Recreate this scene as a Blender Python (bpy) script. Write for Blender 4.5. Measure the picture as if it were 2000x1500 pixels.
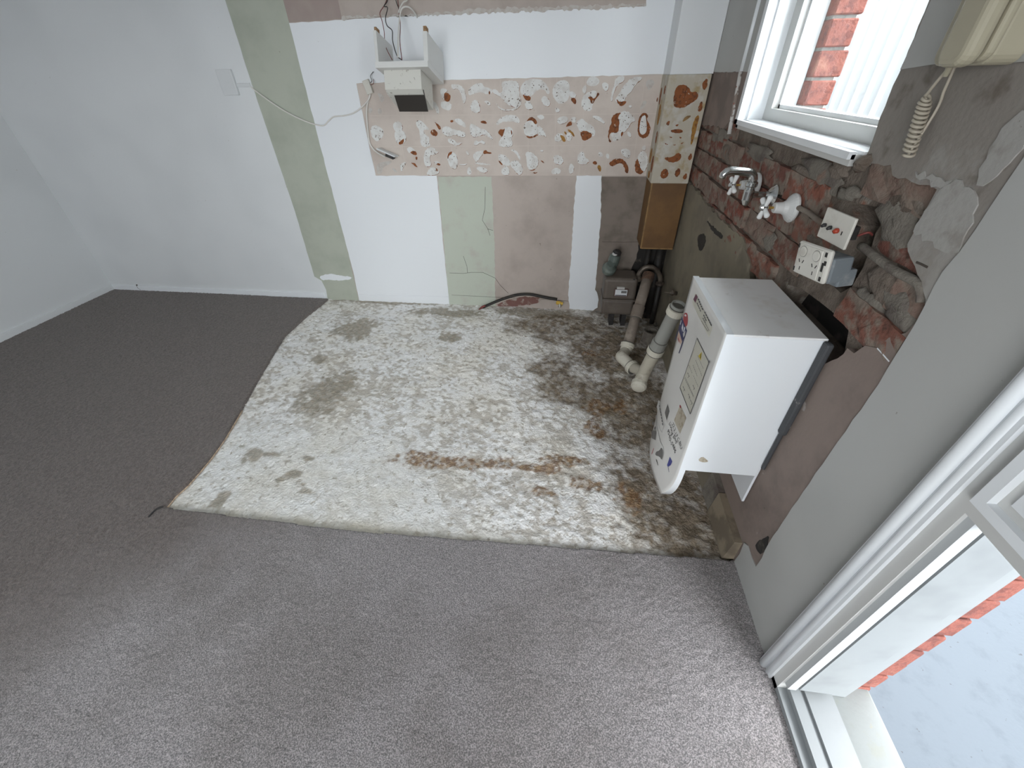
import bpy, bmesh, math, random
import numpy as np
from mathutils import Vector, Matrix
from mathutils.geometry import tessellate_polygon

for o in list(bpy.data.objects):
    bpy.data.objects.remove(o, do_unlink=True)
SC = bpy.context.scene
COL = SC.collection
random.seed(7)

# ------------------------------------------------------------------ camera
CAM = np.array([-0.6675, -2.8004, 1.4048]); YAW, PITCH, ROLL, FPX = -0.1375, 0.6491, -0.0209, 796.0
_cy, _sy, _cp, _sp = math.cos(YAW), math.sin(YAW), math.cos(PITCH), math.sin(PITCH)
FWD = np.array([_sy * _cp, _cy * _cp, -_sp]); _r = np.array([_cy, -_sy, 0.0]); _u = np.cross(_r, FWD)
RGT = math.cos(ROLL) * _r + math.sin(ROLL) * _u
UPV = -math.sin(ROLL) * _r + math.cos(ROLL) * _u
cd = bpy.data.cameras.new('camera'); cam = bpy.data.objects.new('camera', cd); COL.objects.link(cam)
cam.matrix_world = Matrix(((RGT[0], UPV[0], -FWD[0], CAM[0]), (RGT[1], UPV[1], -FWD[1], CAM[1]),
                           (RGT[2], UPV[2], -FWD[2], CAM[2]), (0, 0, 0, 1)))
cd.sensor_fit = 'HORIZONTAL'; cd.sensor_width = 36.0; cd.lens = FPX / 2000 * 36.0; cd.clip_start = 0.02
SC.camera = cam

# ------------------------------------------------------------------ light
XL, YF, ZC = -4.452, -4.8, 2.45        # left wall, front wall, ceiling
w = bpy.data.worlds.new('overcast_sky'); SC.world = w; w.use_nodes = True
bg = w.node_tree.nodes['Background']; bg.inputs[0].default_value = (0.94, 0.97, 1.0, 1); bg.inputs[1].default_value = 5.0
def portal(name, loc, rot, sx, sy):
    l = bpy.data.lights.new(name, 'AREA'); l.shape = 'RECTANGLE'; l.size = sx; l.size_y = sy
    l.cycles.is_portal = True
    o = bpy.data.objects.new(name, l); COL.objects.link(o); o.location = loc; o.rotation_euler = rot
portal('portal_door', (0.30, -2.78, 1.05), (0, math.pi / 2, 0), 2.3, 1.0)
portal('portal_added_window', (-1.3, YF - .14, 1.4), (math.pi / 2, 0, 0), 2.0, 1.5)  # portal of the added window behind the camera
portal('portal_window', (0.27, -1.23, 1.70), (0, math.pi / 2, 0), 1.0, 0.9)
SC.view_settings.view_transform = 'Standard'; SC.view_settings.look = 'None'
SC.view_settings.gamma = 1.0; SC.view_settings.use_curve_mapping = False
SC.view_settings.exposure = 1.68
SC.cycles.max_bounces = 8; SC.cycles.diffuse_bounces = 5; SC.cycles.use_denoising = True
SC.cycles.sample_clamp_indirect = 6.0
SC.cycles.use_adaptive_sampling = True; SC.cycles.adaptive_threshold = 0.02

# ------------------------------------------------------------------ measured points: a sight line met with a real plane
def _on(ax, val, px, py):
    d = FWD + (px - 1000) / FPX * RGT - (py - 750) / FPX * UPV
    return CAM + (val - CAM[ax]) / d[ax] * d
def BW(px, py, y=0.0): return _on(1, y, px, py)      # point on a plane parallel to the back wall
def RW(px, py, x=0.0): return _on(0, x, px, py)      # on a plane parallel to the right wall
def FL(px, py, z=0.0): return _on(2, z, px, py)      # on a level plane

# ------------------------------------------------------------------ materials
MATS = {}
def M(name, col, rough=0.6, layers=(), bump=(), metal=0.0, spec=0.5, coat=0.0, rnd=None, emit=None):
    """col base; layers: (colour, scale, lo, hi, detail); bump: (scale, strength, distance)"""
    if name in MATS: return MATS[name]
    m = bpy.data.materials.new(name); m.use_nodes = True; MATS[name] = m
    nt = m.node_tree; N = nt.nodes; L = nt.links; p = N['Principled BSDF']
    p.inputs['Roughness'].default_value = rough; p.inputs['Metallic'].default_value = metal
    p.inputs['Specular IOR Level'].default_value = spec; p.inputs['Coat Weight'].default_value = coat
    tc = N.new('ShaderNodeTexCoord'); rgb = N.new('ShaderNodeRGB'); rgb.outputs[0].default_value = (*col, 1); cur = rgb.outputs[0]
    if rnd:
        oi = N.new('ShaderNodeObjectInfo'); rp = N.new('ShaderNodeValToRGB'); els = rp.color_ramp.elements
        while len(els) < len(rnd): els.new(0.5)
        for i, c in enumerate(rnd): els[i].position = i / max(1, len(rnd) - 1); els[i].color = (*c, 1)
        L.new(oi.outputs['Random'], rp.inputs[0]); cur = rp.outputs[0]
    for i, (c2, sc, lo, hi, det) in enumerate(layers):
        n = N.new('ShaderNodeTexNoise'); n.inputs['Scale'].default_value = sc; n.inputs['Detail'].default_value = det
        n.noise_dimensions = '4D'; n.inputs['W'].default_value = i * 3.7 + len(name)
        n.inputs['Roughness'].default_value = 0.6
        L.new(tc.outputs['Object'], n.inputs['Vector'])
        mr = N.new('ShaderNodeMapRange'); mr.inputs[1].default_value = lo; mr.inputs[2].default_value = hi; mr.interpolation_type = 'SMOOTHSTEP'
        L.new(n.outputs['Fac'], mr.inputs[0])
        mx = N.new('ShaderNodeMix'); mx.data_type = 'RGBA'; L.new(mr.outputs[0], mx.inputs[0]); L.new(cur, mx.inputs[6]); mx.inputs[7].default_value = (*c2, 1)
        cur = mx.outputs[2]
    L.new(cur, p.inputs['Base Color'])
    prev = None
    for sc, st, di in bump:
        n = N.new('ShaderNodeTexNoise'); n.inputs['Scale'].default_value = sc; n.inputs['Detail'].default_value = 6
        L.new(tc.outputs['Object'], n.inputs['Vector'])
        b = N.new('ShaderNodeBump'); b.inputs['Strength'].default_value = st; b.inputs['Distance'].default_value = di
        L.new(n.outputs['Fac'], b.inputs['Height'])
        if prev: L.new(prev, b.inputs['Normal'])
        prev = b.outputs[0]
    if prev: L.new(prev, p.inputs['Normal'])
    return m

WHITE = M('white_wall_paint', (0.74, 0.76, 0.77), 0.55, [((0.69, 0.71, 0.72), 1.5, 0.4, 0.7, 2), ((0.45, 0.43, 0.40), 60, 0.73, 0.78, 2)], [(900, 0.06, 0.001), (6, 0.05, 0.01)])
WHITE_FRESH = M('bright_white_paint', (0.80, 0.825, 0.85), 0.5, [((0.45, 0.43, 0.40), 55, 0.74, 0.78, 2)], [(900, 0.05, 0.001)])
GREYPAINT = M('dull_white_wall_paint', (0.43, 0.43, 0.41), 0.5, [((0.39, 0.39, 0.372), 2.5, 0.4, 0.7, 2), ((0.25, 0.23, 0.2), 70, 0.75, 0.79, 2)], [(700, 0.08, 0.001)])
TAUPE = M('taupe_plaster', (0.49, 0.425, 0.38), 0.85, [((0.41, 0.35, 0.31), 5, 0.4, 0.7, 4), ((0.20, 0.16, 0.13), 45, 0.70, 0.76, 3)], [(120, 0.2, 0.003)])
SPLASH = M('tile_bed_plaster', (0.60, 0.53, 0.475), 0.85, [((0.54, 0.47, 0.42), 7, 0.4, 0.65, 4), ((0.28, 0.22, 0.18), 90, 0.72, 0.76, 2)], [(150, 0.15, 0.002)])
UPBAND = M('pinkish_bare_plaster', (0.36, 0.29, 0.265), 0.85, [((0.42, 0.36, 0.32), 3, 0.45, 0.62, 3), ((0.14, 0.10, 0.08), 40, 0.70, 0.75, 3)], [(120, 0.2, 0.003)])
GREEN = M('pale_green_plaster', (0.45, 0.475, 0.40), 0.8, [((0.38, 0.405, 0.335), 4, 0.4, 0.7, 4), ((0.22, 0.20, 0.15), 35, 0.72, 0.77, 3)], [(100, 0.12, 0.002)])
GREEN2 = M('mint_green_plaster', (0.50, 0.535, 0.455), 0.8, [((0.46, 0.44, 0.39), 6, 0.5, 0.72, 4), ((0.16, 0.13, 0.1), 50, 0.70, 0.75, 3)], [(100, 0.15, 0.002)])
DARKTAUPE = M('dirty_taupe_plaster', (0.235, 0.195, 0.165), 0.9, [((0.16, 0.135, 0.11), 5, 0.45, 0.65, 4)], [(90, 0.25, 0.003)])  # dirty plaster, darkened further to put the corner's shade in its colour
BLACKPL = M('black_sooty_plaster', (0.02, 0.018, 0.016), 0.9, [((0.09, 0.075, 0.06), 12, 0.55, 0.7, 4)], [(90, 0.4, 0.004)])
GREYPL = M('grey_float_plaster', (0.25, 0.225, 0.20), 0.9, [((0.33, 0.315, 0.29), 4, 0.5, 0.62, 5), ((0.16, 0.135, 0.11), 9, 0.58, 0.68, 4), ((0.12, 0.1, 0.08), 55, 0.70, 0.75, 3)], [(70, 0.35, 0.004), (300, 0.2, 0.001)])
SKIM = M('pale_skim_coat', (0.36, 0.35, 0.325), 0.85, [((0.27, 0.25, 0.225), 14, 0.5, 0.68, 5), ((0.14, 0.12, 0.1), 70, 0.70, 0.74, 2)], [(80, 0.35, 0.004)])
PINKPL = M('pink_brown_plaster', (0.235, 0.185, 0.158), 0.9, [((0.175, 0.138, 0.118), 5, 0.42, 0.62, 4), ((0.38, 0.34, 0.31), 14, 0.66, 0.72, 3), ((0.1, 0.08, 0.06), 50, 0.70, 0.75, 3)], [(80, 0.25, 0.003)])
RENDER = M('olive_beige_render', (0.225, 0.195, 0.14), 0.9, [((0.165, 0.14, 0.105), 4, 0.4, 0.65, 4), ((0.28, 0.245, 0.185), 8, 0.6, 0.72, 3)], [(60, 0.2, 0.003)])
MORTAR = M('crumbly_mortar', (0.19, 0.155, 0.125), 0.95, [((0.11, 0.085, 0.065), 9, 0.45, 0.62, 5), ((0.27, 0.245, 0.21), 16, 0.58, 0.70, 4), ((0.24, 0.10, 0.06), 11, 0.60, 0.70, 3)], [(30, 0.9, 0.012), (140, 0.7, 0.004)])
CEMENT = M('grey_cement_lump', (0.20, 0.18, 0.15), 0.95, [((0.12, 0.10, 0.085), 12, 0.45, 0.65, 5), ((0.25, 0.15, 0.11), 8, 0.6, 0.7, 3)], [(40, 0.6, 0.008), (160, 0.5, 0.003)])
BRICK = M('old_red_brick', (0.28, 0.1, 0.07), 0.92, [((0.215, 0.17, 0.135), 13, 0.46, 0.58, 6), ((0.07, 0.035, 0.025), 22, 0.52, 0.66, 4)], [(35, 0.8, 0.010), (150, 0.6, 0.003)],
          rnd=[(0.19, 0.055, 0.035), (0.16, 0.07, 0.05), (0.22, 0.08, 0.05), (0.20, 0.14, 0.11), (0.16, 0.045, 0.03)])
FACEBRICK = M('wire_cut_face_brick', (0.23, 0.075, 0.055), 0.85, [((0.15, 0.05, 0.04), 40, 0.48, 0.6, 4), ((0.30, 0.13, 0.095), 12, 0.55, 0.7, 3)], [(120, 0.7, 0.006)])
JOINT = M('pale_brick_joint', (0.30, 0.285, 0.265), 0.9, [((0.22, 0.21, 0.195), 50, 0.45, 0.65, 3)], [(120, 0.4, 0.003)])
GLUE = M('white_tile_adhesive', (0.70, 0.70, 0.68), 0.8, [((0.61, 0.59, 0.56), 22, 0.45, 0.62, 4), ((0.13, 0.09, 0.06), 115, 0.655, 0.69, 1)], [(160, 0.4, 0.003)])
GLUEF = M('thin_tile_adhesive', (0.55, 0.525, 0.49), 0.8, [((0.48, 0.43, 0.39), 30, 0.45, 0.6, 4)], [(160, 0.3, 0.002)])
RUST = M('brown_glue_residue', (0.24, 0.075, 0.018), 0.75, [((0.13, 0.04, 0.012), 60, 0.48, 0.6, 4), ((0.55, 0.48, 0.40), 75, 0.66, 0.70, 2)], [(180, 0.5, 0.003)])
OCHRE = M('ochre_glue_residue', (0.33, 0.16, 0.025), 0.7, [((0.2, 0.08, 0.015), 60, 0.48, 0.6, 4)], [(180, 0.5, 0.003)])
EDGEG = M('dark_glue_edge', (0.24, 0.15, 0.10), .9)
CRACK = M('dark_crack', (0.07, 0.055, 0.045), 0.95)
DUCTWOOD = M('brown_board', (0.17, 0.085, 0.025), 0.6, [((0.12, 0.058, 0.018), 6, 0.4, 0.65, 4)], [(300, 0.15, 0.001)])
DUCTEDGE = M('ochre_board_edge', (0.27, 0.16, 0.06), 0.7, [((0.17, 0.10, 0.04), 30, 0.45, 0.65, 4)])
DUCTTILE = M('dirty_cream_tile_bed', (0.47, 0.43, 0.35), 0.8, [((0.36, 0.27, 0.13), 9, 0.50, 0.66, 4), ((0.53, 0.51, 0.46), 14, 0.5, 0.65, 3)], [(120, 0.3, 0.003)])
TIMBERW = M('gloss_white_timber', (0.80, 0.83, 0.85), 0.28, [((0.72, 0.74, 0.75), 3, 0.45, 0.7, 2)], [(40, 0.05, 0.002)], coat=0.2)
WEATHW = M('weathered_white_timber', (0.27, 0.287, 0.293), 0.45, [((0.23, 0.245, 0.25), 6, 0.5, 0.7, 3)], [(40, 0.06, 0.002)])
TIMBERG = M('grey_white_timber', (0.56, 0.56, 0.54), 0.4, [], [(40, 0.05, 0.002)])
FLAKING = M('flaking_white_timber', (0.62, 0.60, 0.57), 0.6, [((0.25, 0.20, 0.17), 30, 0.52, 0.58, 4), ((0.3, 0.1, 0.07), 20, 0.62, 0.66, 3)], [(80, 0.4, 0.003)])
ENAMEL = M('white_enamel_steel', (0.80, 0.83, 0.85), 0.1, [((0.60, 0.58, 0.53), 9, 0.68, 0.78, 4)], [(5, 0.02, 0.004)], spec=0.6, coat=0.3)
ENAMELTOP = M('dusty_white_enamel', (0.82, 0.82, 0.81), 0.3, [((0.50, 0.46, 0.41), 12, 0.60, 0.70, 6), ((0.70, 0.67, 0.63), 5, 0.48, 0.62, 4)], [(60, 0.08, 0.001)])
PANELF = M('warm_white_enamel', (0.74, 0.73, 0.70), 0.25, [((0.69, 0.68, 0.65), 3, 0.45, 0.65, 2)], [], coat=0.2)
BLACKM = M('black_tin', (0.02, 0.018, 0.017), 0.6, [((0.06, 0.05, 0.045), 18, 0.5, 0.7, 4)])
DARKRUB = M('dark_grey_sealant', (0.055, 0.058, 0.062), 0.65, [((0.25, 0.24, 0.23), 25, 0.64, 0.70, 4)], [(60, 0.5, 0.004)])
COPPER = M('dull_copper', (0.30, 0.10, 0.06), 0.5, metal=0.6)
PVC = M('cream_white_pvc', (0.50, 0.465, 0.38), 0.4, [((0.30, 0.26, 0.20), 12, 0.50, 0.68, 4)])
PVCG = M('grey_pvc', (0.29, 0.29, 0.265), 0.42, [((0.28, 0.27, 0.24), 10, 0.5, 0.7, 4)])
PVCD = M('dusty_taupe_pvc', (0.20, 0.165, 0.135), 0.75, [((0.30, 0.255, 0.21), 14, 0.5, 0.68, 5), ((0.17, 0.13, 0.1), 9, 0.55, 0.68, 4)])
PIPEIN = M('dark_pipe_inside', (0.12, 0.115, 0.10), 0.7)
METER = M('brown_grey_meter_paint', (0.115, 0.094, 0.077), 0.55, [((0.155, 0.13, 0.108), 9, 0.5, 0.7, 4)])  # base darkened so the colour carries the corner's shade
REG = M('grey_green_regulator', (0.10, 0.125, 0.11), 0.55, [((0.16, 0.18, 0.155), 16, 0.5, 0.7, 4)])
IRON = M('tarnished_pipe', (0.15, 0.125, 0.10), 0.45, [((0.07, 0.055, 0.045), 20, 0.45, 0.65, 4)], metal=0.4)
BLACKP = M('black_pipe', (0.018, 0.016, 0.014), 0.6, [((0.06, 0.045, 0.035), 14, 0.55, 0.7, 3)])
CHROME = M('worn_chrome', (0.62, 0.63, 0.62), 0.14, metal=1.0)
PORC = M('white_porcelain', (0.74, 0.75, 0.74), 0.2, coat=0.3)
FLANGE = M('grey_white_plastic_flange', (0.58, 0.585, 0.57), 0.45)
BRASS = M('yellow_brass', (0.60, 0.38, 0.10), 0.35, metal=0.8)
PLATE = M('cream_white_plate', (0.62, 0.60, 0.54), 0.4, [((0.50, 0.47, 0.41), 14, 0.55, 0.72, 4)])
PLATEW = M('white_plastic_plate', (0.66, 0.68, 0.69), 0.4)
SLOT = M('dark_slot', (0.03, 0.028, 0.025), 0.7)
REDP = M('red_plastic', (0.36, 0.045, 0.02), 0.35)
GREYBOX = M('blue_grey_plastic_box', (0.17, 0.19, 0.205), 0.4, [((0.27, 0.28, 0.28), 20, 0.52, 0.68, 4)])
CREAM = M('aged_cream_plastic', (0.43, 0.395, 0.29), 0.42, [((0.39, 0.355, 0.26), 3, 0.4, 0.65, 2)])
CREAMC = M('cream_cord', (0.42, 0.375, 0.30), 0.5)
MELA = M('white_melamine', (0.68, 0.68, 0.66), 0.35, [((0.55, 0.52, 0.47), 8, 0.60, 0.74, 4)])
CHIP = M('chipboard_edge', (0.36, 0.22, 0.12), 0.9, [((0.22, 0.13, 0.07), 120, 0.45, 0.6, 2)])
HOODW = M('speckled_white_hood', (0.62, 0.61, 0.56), 0.4, [((0.36, 0.34, 0.30), 55, 0.60, 0.68, 4)])
VISOR = M('smoked_dark_panel', (0.035, 0.03, 0.026), 0.35, spec=0.4)
WIREW = M('white_cable', (0.72, 0.70, 0.66), 0.5)
WIRER = M('dark_red_wire', (0.17, 0.035, 0.03), 0.5)
WIREB = M('black_wire', (0.025, 0.024, 0.024), 0.5)
YTAPE = M('yellow_thread_tape', (0.62, 0.40, 0.06), 0.6)
SILVER = M('dull_silver', (0.45, 0.44, 0.42), 0.4, metal=0.8)
STICK = {'navy': M('navy_print', (0.03, 0.035, 0.12), 0.4), 'red': M('red_print', (0.35, 0.035, 0.045), 0.4), 'maroon': M('maroon_print', (0.12, 0.025, 0.055), 0.4),
         'white': M('white_print', (0.66, 0.68, 0.7), 0.4), 'ink': M('black_ink', (0.035, 0.033, 0.04), 0.5), 'grey': M('grey_print', (0.15, 0.145, 0.14), 0.45),
         'label': M('pale_label', (0.55, 0.53, 0.45), 0.5), 'tan': M('tan_label', (0.47, 0.42, 0.33), 0.5, [((0.34, 0.28, 0.2), 60, 0.5, 0.62, 3)]),
         'yellow': M('yellow_print', (0.55, 0.42, 0.03), 0.5), 'orange': M('salmon_print', (0.56, 0.38, 0.30), 0.5), 'blue': M('blue_print', (0.04, 0.05, 0.25), 0.45),
         'faint': M('faint_grey_label', (0.50, 0.49, 0.47), 0.5), 'lightgrey': M('light_grey_print', (0.36, 0.355, 0.345), 0.5)}
OUTGROUND = M('pale_blue_grey_paving', (0.095, 0.112, 0.131), 0.8, [((0.082, 0.097, 0.114), 14, 0.5, 0.7, 5), ((0.06, 0.065, 0.07), 60, 0.70, 0.74, 2)], [(80, 0.2, 0.003)])
STEPC = M('weathered_white_step', (0.22, 0.235, 0.23), 0.8, [((0.22, 0.23, 0.21), 20, 0.52, 0.66, 5), ((0.24, 0.24, 0.2), 40, 0.68, 0.73, 3)], [(60, 0.3, 0.004)])
FENCE = M('white_steel_sheet', (0.17, 0.177, 0.18), 0.5)
UNDERLAY = M('frayed_tan_underlay', (0.50, 0.38, 0.27), 0.95, [((0.3, 0.22, 0.16), 80, 0.45, 0.6, 3)])
GLASS = bpy.data.materials.new('window_glass'); GLASS.use_nodes = True
_nt = GLASS.node_tree; _nt.nodes.remove(_nt.nodes['Principled BSDF']); _o = _nt.nodes['Material Output']
_g = _nt.nodes.new('ShaderNodeBsdfGlossy'); _g.inputs['Roughness'].default_value = 0.02; _t = _nt.nodes.new('ShaderNodeBsdfTransparent'); _t.inputs[0].default_value = (0.95, 0.97, 0.97, 1)
_lw = _nt.nodes.new('ShaderNodeLayerWeight'); _lw.inputs[0].default_value = 0.5; _pw = _nt.nodes.new('ShaderNodeMath'); _pw.operation = 'POWER'; _pw.inputs[1].default_value = 8.0; _nt.links.new(_lw.outputs['Facing'], _pw.inputs[0])
_f = _nt.nodes.new('ShaderNodeMath'); _f.operation = 'MULTIPLY_ADD'; _f.inputs[1].default_value = 0.5; _f.inputs[2].default_value = 0.03; _nt.links.new(_pw.outputs[0], _f.inputs[0]); _mx = _nt.nodes.new('ShaderNodeMixShader')
_nt.links.new(_f.outputs[0], _mx.inputs[0]); _nt.links.new(_t.outputs[0], _mx.inputs[1]); _nt.links.new(_g.outputs[0], _mx.inputs[2]); _nt.links.new(_mx.outputs[0], _o.inputs[0])

# ------------------------------------------------------------------ helpers
def wloc(o):
    v = Vector((0, 0, 0))
    while o: v += o.location; o = o.parent
    return v
def mesh(name, verts, faces, mat, parent=None, smooth=False):
    off = wloc(parent) if parent else Vector((0, 0, 0))
    me = bpy.data.meshes.new(name); me.from_pydata([tuple(Vector(v) - off) for v in verts], [], faces); me.update()
    bm = bmesh.new(); bm.from_mesh(me); bmesh.ops.recalc_face_normals(bm, faces=bm.faces); bm.to_mesh(me); bm.free()
    if smooth: me.polygons.foreach_set('use_smooth', [True] * len(me.polygons))
    me.materials.append(mat)
    o = bpy.data.objects.new(name, me); COL.objects.link(o); o.parent = parent
    return o
def tag(o, label, cat, group=None, kind=None):
    o['label'] = label; o['category'] = cat
    if group: o['group'] = group
    if kind: o['kind'] = kind
    return o
def struct(o): o['kind'] = 'structure'; return o
def empty(name, loc, label=None, cat=None, group=None):
    o = bpy.data.objects.new(name, None); COL.objects.link(o); o.location = tuple(float(v) for v in loc); o.empty_display_size = 0.05
    if label: tag(o, label, cat, group)
    return o
BOXF = [(0, 1, 3, 2), (4, 6, 7, 5), (0, 4, 5, 1), (2, 3, 7, 6), (0, 2, 6, 4), (1, 5, 7, 3)]
def boxv(lo, hi): return [(x, y, z) for x in (lo[0], hi[0]) for y in (lo[1], hi[1]) for z in (lo[2], hi[2])]
def bevel(o, wd, seg=2):
    me = o.data; bm = bmesh.new(); bm.from_mesh(me)
    bmesh.ops.bevel(bm, geom=bm.edges[:], offset=wd, segments=seg, affect='EDGES', profile=0.5)
    bm.to_mesh(me); bm.free(); return o
def box(name, lo, hi, mat, parent=None, bv=0.0, seg=2):
    o = mesh(name, boxv(lo, hi), BOXF, mat, parent)
    if bv: bevel(o, bv, seg)
    return o
def obox(name, c, ax, half, mat, parent=None, bv=0.0):
    """box with its own axes"""
    c = Vector(c); A = [Vector(a).normalized() for a in ax]
    vs = [c + A[0] * (sx * half[0]) + A[1] * (sy * half[1]) + A[2] * (sz * half[2]) for sx in (-1, 1) for sy in (-1, 1) for sz in (-1, 1)]
    o = mesh(name, vs, BOXF, mat, parent)
    if bv: bevel(o, bv)
    return o
def multibox(name, boxes, mat, parent=None):
    vs, fs = [], []
    for lo, hi in boxes:
        b = len(vs); vs += boxv(lo, hi); fs += [tuple(i + b for i in f) for f in BOXF]
    return mesh(name, vs, fs, mat, parent)
def smoothpath(P, n=6):
    P = [Vector(tuple(float(c) for c in p)) for p in P]; out = []
    for i in range(len(P) - 1):
        p0, p1, p2, p3 = P[max(0, i - 1)], P[i], P[i + 1], P[min(len(P) - 1, i + 2)]
        for k in range(n):
            t = k / n
            out.append(0.5 * ((2 * p1) + (-p0 + p2) * t + (2 * p0 - 5 * p1 + 4 * p2 - p3) * t * t + (-p0 + 3 * p1 - 3 * p2 + p3) * t ** 3))
    out.append(P[-1]); return out
def tube(name, P, r, mat, parent=None, seg=12, cap=True, sm=0):
    P = smoothpath(P, sm) if sm else [Vector(tuple(float(c) for c in p)) for p in P]
    R = r if isinstance(r, (list, tuple)) else [r] * len(P)
    if len(R) != len(P): R = [R[min(len(R) - 1, int(i * len(R) / len(P)))] for i in range(len(P))]
    vs, fs = [], []; nrm = None
    for i, p in enumerate(P):
        t = (P[min(i + 1, len(P) - 1)] - P[max(i - 1, 0)]).normalized()
        if nrm is None:
            nrm = t.cross(Vector((0, 0, 1)) if abs(t.z) < 0.9 else Vector((1, 0, 0))).normalized()
        else:
            nrm = (nrm - t * nrm.dot(t)).normalized()
        b = t.cross(nrm)
        for k in range(seg):
            a = 2 * math.pi * k / seg; vs.append(p + (nrm * math.cos(a) + b * math.sin(a)) * R[i])
    for i in range(len(P) - 1):
        for k in range(seg):
            fs.append((i * seg + k, i * seg + (k + 1) % seg, (i + 1) * seg + (k + 1) % seg, (i + 1) * seg + k))
    if cap: fs += [tuple(range(seg))[::-1], tuple(range((len(P) - 1) * seg, len(P) * seg))]
    o = mesh(name, vs, fs, mat, parent, True)
    return o
def lathe(name, c, axis, prof, mat, parent=None, seg=24):
    """prof: (distance along axis, radius)"""
    c = Vector(tuple(float(v) for v in c)); a = Vector(axis).normalized()
    n = a.cross(Vector((0, 0, 1)) if abs(a.z) < 0.9 else Vector((1, 0, 0))).normalized(); b = a.cross(n)
    vs, fs = [], []
    for d, r in prof:
        for k in range(seg):
            t = 2 * math.pi * k / seg; vs.append(c + a * d + (n * math.cos(t) + b * math.sin(t)) * max(r, 1e-4))
    for i in range(len(prof) - 1):
        for k in range(seg): fs.append((i * seg + k, i * seg + (k + 1) % seg, (i + 1) * seg + (k + 1) % seg, (i + 1) * seg + k))
    fs += [tuple(range(seg))[::-1], tuple(range((len(prof) - 1) * seg, len(prof) * seg))]
    return mesh(name, vs, fs, mat, parent, False)
def ragged(poly, step=0.03, amp=0.004, seed=1):
    rng = random.Random(seed); out = []
    for i in range(len(poly)):
        a = np.array(poly[i], float); b = np.array(poly[(i + 1) % len(poly)], float); d = b - a; L = np.hypot(*d)
        n = max(1, int(L / step)); nr = np.array([-d[1], d[0]]) / max(L, 1e-6)
        for k in range(n):
            p = a + d * k / n
            if k: p = p + nr * rng.uniform(-amp, amp)
            out.append(tuple(p))
    return out
def chaikin(poly, it=2):
    P = [np.array(p, float) for p in poly]
    for _ in range(it):
        Q = []
        for i in range(len(P)):
            a, b = P[i], P[(i + 1) % len(P)]; Q += [a * .75 + b * .25, a * .25 + b * .75]
        P = Q
    return [tuple(p) for p in P]
MAP = {'back': lambda a, b, d: (a, d, b), 'right': lambda a, b, d: (d, a, b), 'floor': lambda a, b, d: (a, b, d)}
def slab(name, loops, plane, d0, d1, mat, parent=None):
    """flat piece with an outline (and holes), d0 visible face, d1 hidden face"""
    if not isinstance(loops[0][0], (list, tuple, np.ndarray)): loops = [loops]
    f = MAP[plane]; flat = [p for lp in loops for p in lp]; n = len(flat)
    tris = tessellate_polygon([[Vector((p[0], p[1], 0)) for p in lp] for lp in loops])
    vs = [f(p[0], p[1], d0) for p in flat] + [f(p[0], p[1], d1) for p in flat]; fs = [tuple(t) for t in tris]
    fs += [tuple(i + n for i in t[::-1]) for t in tris]
    k = 0
    for lp in loops:
        m = len(lp)
        for i in range(m): fs.append((k + i, k + (i + 1) % m, k + (i + 1) % m + n, k + i + n))
        k += m
    return mesh(name, vs, fs, mat, parent)
def bwp(pts, y=0.0): return [(BW(u, v, y)[0], BW(u, v, y)[2]) for u, v in pts]
def rwp(pts, x=0.0): return [(RW(u, v, x)[1], RW(u, v, x)[2]) for u, v in pts]
def text(name, s, mapper, size, mat, parent):
    cu = bpy.data.curves.new('lettering', 'FONT'); cu.body = s; cu.size = size; cu.resolution_u = 2
    ob = bpy.data.objects.new('lettering', cu); COL.objects.link(ob)
    bpy.context.view_layer.update()
    me = bpy.data.meshes.new_from_object(ob.evaluated_get(bpy.context.evaluated_depsgraph_get()))
    vs = [mapper(v.co.x, v.co.y) for v in me.vertices]; fs = [tuple(p.vertices) for p in me.polygons]
    bpy.data.objects.remove(ob, do_unlink=True); bpy.data.curves.remove(cu); bpy.data.meshes.remove(me)
    return mesh(name, vs, fs, mat, parent)
_T = np.random.RandomState(3).rand(512, 512)
def vnoise(X, Y, s, off=0):
    X = X * s + 37.3 + off * 11.7; Y = Y * s + 91.1 + off * 5.3
    i = np.floor(X).astype(int); j = np.floor(Y).astype(int); fx = X - i; fy = Y - j
    fx = fx * fx * (3 - 2 * fx); fy = fy * fy * (3 - 2 * fy)
    g = lambda a, b: _T[a % 512, b % 512]
    return (g(i, j) * (1 - fx) + g(i + 1, j) * fx) * (1 - fy) + (g(i, j + 1) * (1 - fx) + g(i + 1, j + 1) * fx) * fy
def fbm(X, Y, s, o=4, off=0):
    r = 0; a = 0.5; t = 0
    for k in range(o): r = r + a * vnoise(X, Y, s * 2 ** k, off + k); t += a; a *= 0.55
    return r / t
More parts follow.
